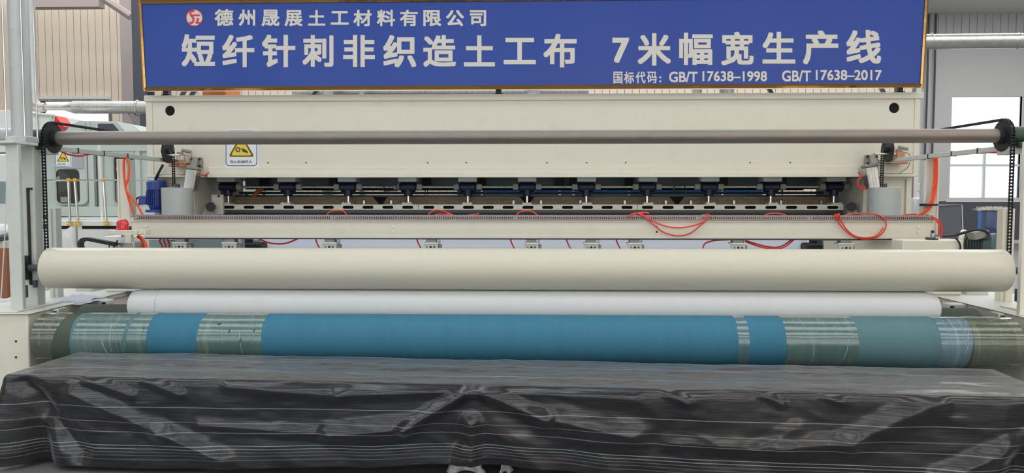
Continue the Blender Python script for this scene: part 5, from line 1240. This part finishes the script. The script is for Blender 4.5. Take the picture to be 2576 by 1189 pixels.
# ================================================================== carding line in the left background
YK = 11.0
KX0, KX1 = X(92, YK), X(640, YK)
kd = thing('carding_machine', 'pale green-grey carding machine with glazed doors behind the guard rail', 'machine', ((KX0+KX1)/2, YK, 0))
kz0, kz1 = Z(545, YK), Z(335, YK)
MB().box(KX0, KX1, YK + 0.02, YK + 2.4, kz0, kz1).build('cabinet_body', 'carding_paint', kd, 0.01)
MB().box(KX0, KX1, YK + 0.1, YK + 2.3, Z(566, YK), kz0).build('plinth_gap', 'dark_void', kd)
for q0, q1 in ((92, 110), (226, 240), (250, 262), (344, 356)): MB().box(X(q0, YK), X(q1, YK), YK - 0.024, YK + 0.02, kz0, kz1).build('pilaster', 'carding_paint', kd, 0.004)
MB().box(X(243, YK), X(249, YK), YK + 0.005, YK + 0.02, kz0, kz1).build('gap_strip', 'steel_dark', kd)
MB().box(KX0, KX1, YK - 0.04, YK + 0.02, kz0, Z(520, YK)).build('lower_band', 'carding_paint', kd, 0.004)
MB().box(KX0, KX1, YK - 0.03, YK + 0.02, Z(378, YK), kz1).build('upper_band', 'carding_paint', kd, 0.004)
for q0, q1 in ((234, 248), (420, 432)): MB().box(X(q0, YK), X(q1, YK), YK - 0.02, YK + 0.1, Z(566, YK), kz0).build('foot', 'carding_paint', kd, 0.004)
def door(x0p, x1p, y0p, y1p, wx0, wx1, wy0, wy1):
    def rr(a, b, c_, d, r, n=5):
        pts = []
        for cx_, cz_, a0 in ((b - r, d - r, 0), (a + r, d - r, 90), (a + r, c_ + r, 180), (b - r, c_ + r, 270)):
            for k in range(n + 1): g = R(a0 + 90*k/n); pts.append((cx_ + r*math.cos(g), cz_ + r*math.sin(g)))
        return pts
    o_ = rr(X(x0p, YK), X(x1p, YK), Z(y1p, YK), Z(y0p, YK), 0.09); i_ = rr(X(wx0, YK), X(wx1, YK), Z(wy1, YK), Z(wy0, YK), 0.07); n = len(o_)
    y0, y1 = YK - 0.015, YK + 0.02
    m = MB(); m.v = [Vector((p[0], y0, p[1])) for p in o_ + i_] + [Vector((p[0], y1, p[1])) for p in o_ + i_]
    for i in range(n):
        j = (i + 1) % n; m.f += [(i, j, n+j, n+i), (i, 2*n+i, 2*n+j, j), (n+i, n+j, 3*n+j, 3*n+i)]
    dr = m.build('door', 'carding_paint', kd)
    e = [Vector((p[0], y0 - 0.004, p[1])) for p in o_]; e.append(e[0]); MB().tube(e, 0.012, 6, caps=False).build('door_seal', 'grey_paint', dr)
    MB().prism([(p[0], YK - 0.002, p[1]) for p in i_], (0, 0.004, 0)).build('pane', 'grey_glass', dr)
    m = MB(); m.prism([(p[0], YK + 0.012, p[1]) for p in i_], (0, 0.004, 0)); m.build('door_interior', 'steel_dark', dr)
    return dr
d1 = door(143, 222, 378, 514, 143.5, 203, 424, 512)
cp_ = at(144.5, 456, YK + 0.001); xc_ = X(148, YK)
MB().prism([(max(cp_.x, xc_ + 0.17*math.cos(2*math.pi*i/48)), YK + 0.004, cp_.z + 0.17*math.sin(2*math.pi*i/48)) for i in range(48)], (0, 0.006, 0)).build('pulley', 'cast_grey', d1)
MB().cyl(at(150, 450, YK + 0.0), at(150, 450, YK + 0.001), 0.045, n=18).build('pulley_hub', 'grey_green_plate', d1)
MB().box(X(152, YK), X(170, YK), YK + 0.0, YK + 0.01, Z(509, YK), Z(495, YK)).build('white_block', 'white_paint', d1)
MB().box(X(164, YK), X(214, YK), YK - 0.03, YK - 0.02, Z(422, YK), Z(384, YK)).build('clear_cover', 'pvc_film', d1)
d2 = door(288, 342, 372, 516, 290, 340, 388, 514)
MB().box(X(292, YK), X(311, YK), YK + 0.0, YK + 0.01, Z(512, YK), Z(458, YK)).build('white_block', 'carding_paint', d2)
MB().cyl(at(305, 425, YK + 0.001), at(305, 425, YK + 0.01), 0.07, n=24).build('pulley', 'cast_grey', d2)
MB().box(X(313, YK), X(330, YK), YK + 0.0, YK + 0.01, Z(500, YK), Z(400, YK)).build('white_block', 'pale_paint', d2)
warn_plate('half hidden warning plate on the carding machine at left', YK - 0.03, 139, 372, 180, 420, full=False)
# hood on top
hood = thing('machine_hood', 'pale angular hood on top of the carding machine', 'hood', at(270, 335, YK))
pl = [at(158, 334.8, YK), at(180, 313, YK), at(199, 303.5, YK), at(240, 303.5, YK), at(240, 334.8, YK)]
MB().prism(pl, (0, 1.6, 0)).build('hood_end', 'carding_paint', hood, 0.006)
MB().prism([at(240, 334.8, YK), at(240, 304, YK), at(292, 305, YK), at(318, 334.8, YK)], (0, 1.6, 0)).build('hood_top', 'pale_paint', hood, 0.006)
MB().prism([at(246, 334, YK - .01), at(246, 311, YK - .01), at(284, 311, YK - .01), at(300, 330, YK - .01)], (0, 0.008, 0)).build('hood_opening', 'steel_dark', hood)
for a, b_ in ((292, 330), (331, 420)):
    MB().prism([at(a, 305 + (a-292)*0.2, YK - .01), at(b_, 305 + (b_-292)*0.2, YK - .01), at(b_ + 26, 334.5, YK - 0.1), at(a + 26, 334.5, YK - 0.1)], (0, 0.02, 0)).build('hood_cover', 'carding_paint', hood, 0.003)
for q in (210, 222): MB().prism([at(q, 335, YK - .03), at(q + 3, 335, YK - .03), at(q + 3, 306, YK - .03), at(q, 306, YK - .03)], (0, 0.03, 0)).build('hood_rib', 'carding_paint', hood)

# guard rail with yellow clamps
YGd = 9.7
gr = thing('guard_rail', 'thin steel guard rail with yellow clamps before the carding machine', 'railing', at(220, 560, YGd))
zr_ = Z(452, YGd)
MB().cyl((X(60, YGd), YGd, zr_), (X(376, YGd), YGd, zr_), 0.0125, n=10).build('top_rail', 'chrome', gr)
for q, q2 in ((102, 104), (172, 177), (188, 197), (260, 268)):
    p1, p0_ = at(q, 452, YGd), at(q2, 565, YGd)
    po = MB().cyl(p1, p0_, 0.017, n=10).build('rail_post', 'chrome', gr)
    MB().cyl(p1 + Vector((0, 0, 0.02)), p1 - Vector((0, 0, 0.03)), 0.022, n=10).build('clamp', 'yellow_clamp', po, 0.004)
    for dz in (0.0, 0.036):
        MB().box(p0_.x - 0.032, p0_.x + 0.022, YGd - 0.025, YGd + 0.025, p0_.z - 0.01 + dz, p0_.z + 0.012 + dz).build('clamp', 'yellow_clamp', po, 0.004)
tag(MB().cyl((X(255, 9.9), 9.9, Z(560, 9.9)), (X(252, 9.9), 9.9, Z(362, 9.9)), 0.016, n=10).build('conduit_pole', 'white_paint'), 'thin white pole rising behind the guard rail to the pipe shaft', 'pole')
# white bases in front of the carding machine
YW = 9.75
for q0, q1, lb, s0_, s1_ in ((76, 187, 'white base cabinet with a dark slot left of the gap', 96, 174), (192, 330, 'white base cabinet with a dark slot behind the red beacon', 205, 326)):
    x0, x1 = X(q0, YW), X(q1, YW)
    t = thing('base_cabinet', lb, 'cabinet', ((x0+x1)/2, YW, 0))
    MB().box(x0, x1, YW, YW + 0.9, 0, Z(556, YW)).build('cabinet_body', 'white_paint', t, 0.008)
    MB().box(X(s0_, YW), X(s1_, YW), YW - 0.004, YW + 0.004, Z(577, YW), Z(569, YW)).build('slot', 'dark_void', t)
tag(MB().box(X(70, 10.0), X(330, 10.0), 9.9, 11.0, Z(556, 9.9), Z(551, 9.9)).build('deck_cover', 'pale_paint', bevel=0.004), 'thin grey lid plate over the white base cabinets', 'plate')
def fluff(name, label, px, py, Y, sx, sz, seed):
    m = MB(); n, k = 26, 18; c_ = at(px, py, Y) if py else Vector((X(px, Y), Y, sz))
    for i in range(n):
        for j in range(k + 1):
            a, b_ = 2*math.pi*i/n, math.pi*j/k - math.pi/2; d = Vector((math.cos(a)*math.cos(b_), math.sin(a)*math.cos(b_), math.sin(b_)))
            r_ = 1 + (0.35 if py else 0.12)*noise.noise(d*2.2 + Vector((seed, 0, 0))) + (0.18 if py else 0.06)*noise.noise(d*6 + Vector((0, seed, 0)))
            m.v.append(c_ + Vector((d.x*sx*r_, d.y*sx*0.8*r_, max(-sz, d.z*sz*r_))))
    for i in range(n):
        for j in range(k): m.f.append((i*(k+1)+j, ((i+1)%n)*(k+1)+j, ((i+1)%n)*(k+1)+j+1, i*(k+1)+j+1))
    return tag(m.build(name, 'fluff', angle=60), label, 'fibre bag')
fluff('fibre_bag', 'white bag of fibre between the angle post and the white cabinets', 170, 0, 9.2, 0.13, 0.69, 1)
fluff('fibre_bag', 'white bag of fibre peeking out left of the chain', 108, 0, 9.3, 0.11, 0.66, 4)
fluff('fibre_bag', 'grey-white fibre bag on the stand at the far left edge', 8, 583, 9.3, 0.16, 0.10, 7)
t = thing('work_stand', 'grey stand at the far left edge behind the post', 'stand', at(10, 640, 9.2))
MB().box(X(-40, 9.2), X(25, 9.2), 9.0, 9.6, Z(606, 9.2), Z(594, 9.2)).build('stand_top', 'steel_dark', t, 0.01)
MB().box(X(-40, 9.2), X(26, 9.2), 9.05, 9.5, 0, Z(606, 9.2)).build('stand_body', 'pale_paint', t, 0.01)
tag(MB().box(X(-60, 8.6), X(11, 8.6), 8.6, 8.7, 0, Z(626, 8.6)).build('brown_panel', 'brown_board', bevel=0.005), 'brown board leaning at the far left edge', 'board')
# white machine with round window at the very left
t = thing('bale_opener', 'white machine with a rounded window at the far left edge', 'machine', at(0, 560, 11.6))
MB().box(X(-120, 11.6), X(24, 11.6), 11.6, 12.6, 0, Z(385, 11.6)).build('machine_case', 'white_paint', t, 0.02)
MB().box(X(-40, 11.6), X(16, 11.6), 11.585, 11.6, Z(511, 11.6), Z(455, 11.6)).build('machine_window', 'grey_green_plate', t, 0.05)
tag(MB().box(X(-80, 12.9), X(70, 12.9), 12.9, 14.5, Z(345, 12.9), Z(272, 12.9)).build('air_box', 'white_paint', bevel=0.01), 'large white air box behind the tall cylinder at left', 'air box')
tag(MB().cyl(at(-60, 338, 12.4), at(36, 338, 12.4), 0.11, n=20).build('air_pipe', 'pvc_film'), 'grey air pipe below the white air box at left', 'pipe')
tag(MB().box(X(-80, 12.3), X(60, 12.3), 12.3, 12.8, Z(380, 12.3), Z(356, 12.3)).build('box_ledge', 'pale_paint', bevel=0.01), 'pale ledge under the air pipe at left', 'ledge')
t = thing('chute', 'white framed chute with a red gusset behind the left sprocket', 'chute', at(120, 330, 12.6))
MB().prism([(X(72, 12.6), 12.6, 0), at(72, 284, 12.6), at(100, 287, 12.6), at(136, 290, 12.6), (X(136, 12.6), 12.6, 0)], (0, 1.2, 0)).build('chute_panel', 'white_paint', t, 0.006)
MB().box(X(99, 12.58), X(103, 12.58), 12.56, 12.6, Z(336, 12.6), Z(285, 12.6)).build('chute_rib', 'pale_paint', t)
MB().box(X(133, 12.58), X(138, 12.58), 12.56, 12.6, Z(336, 12.6), Z(289, 12.6)).build('chute_rib', 'pale_paint', t)
MB().tube(pxs([(72, 284, 12.58), (110, 288, 12.58), (137, 290, 12.58)]), 0.025, 8).build('chute_edge', 'pale_paint', t)
MB().prism([at(139, 290, 12.6), at(160, 318, 12.6), at(139, 330, 12.6)], (0, 0.3, 0)).build('gusset', 'red_plastic', t, 0.004)
tag(MB().tube(spline(pxs([(17, 430, 6.6), (14, 560, 6.55), (8, 660, 6.5), (3, 740, 6.45), (0, 760, 6.42)]), 8), 0.0045, 5).build('white_string', 'letter_white'), 'thin white string hanging along the left edge of the picture', 'string')
# equipment in the shaded right rear
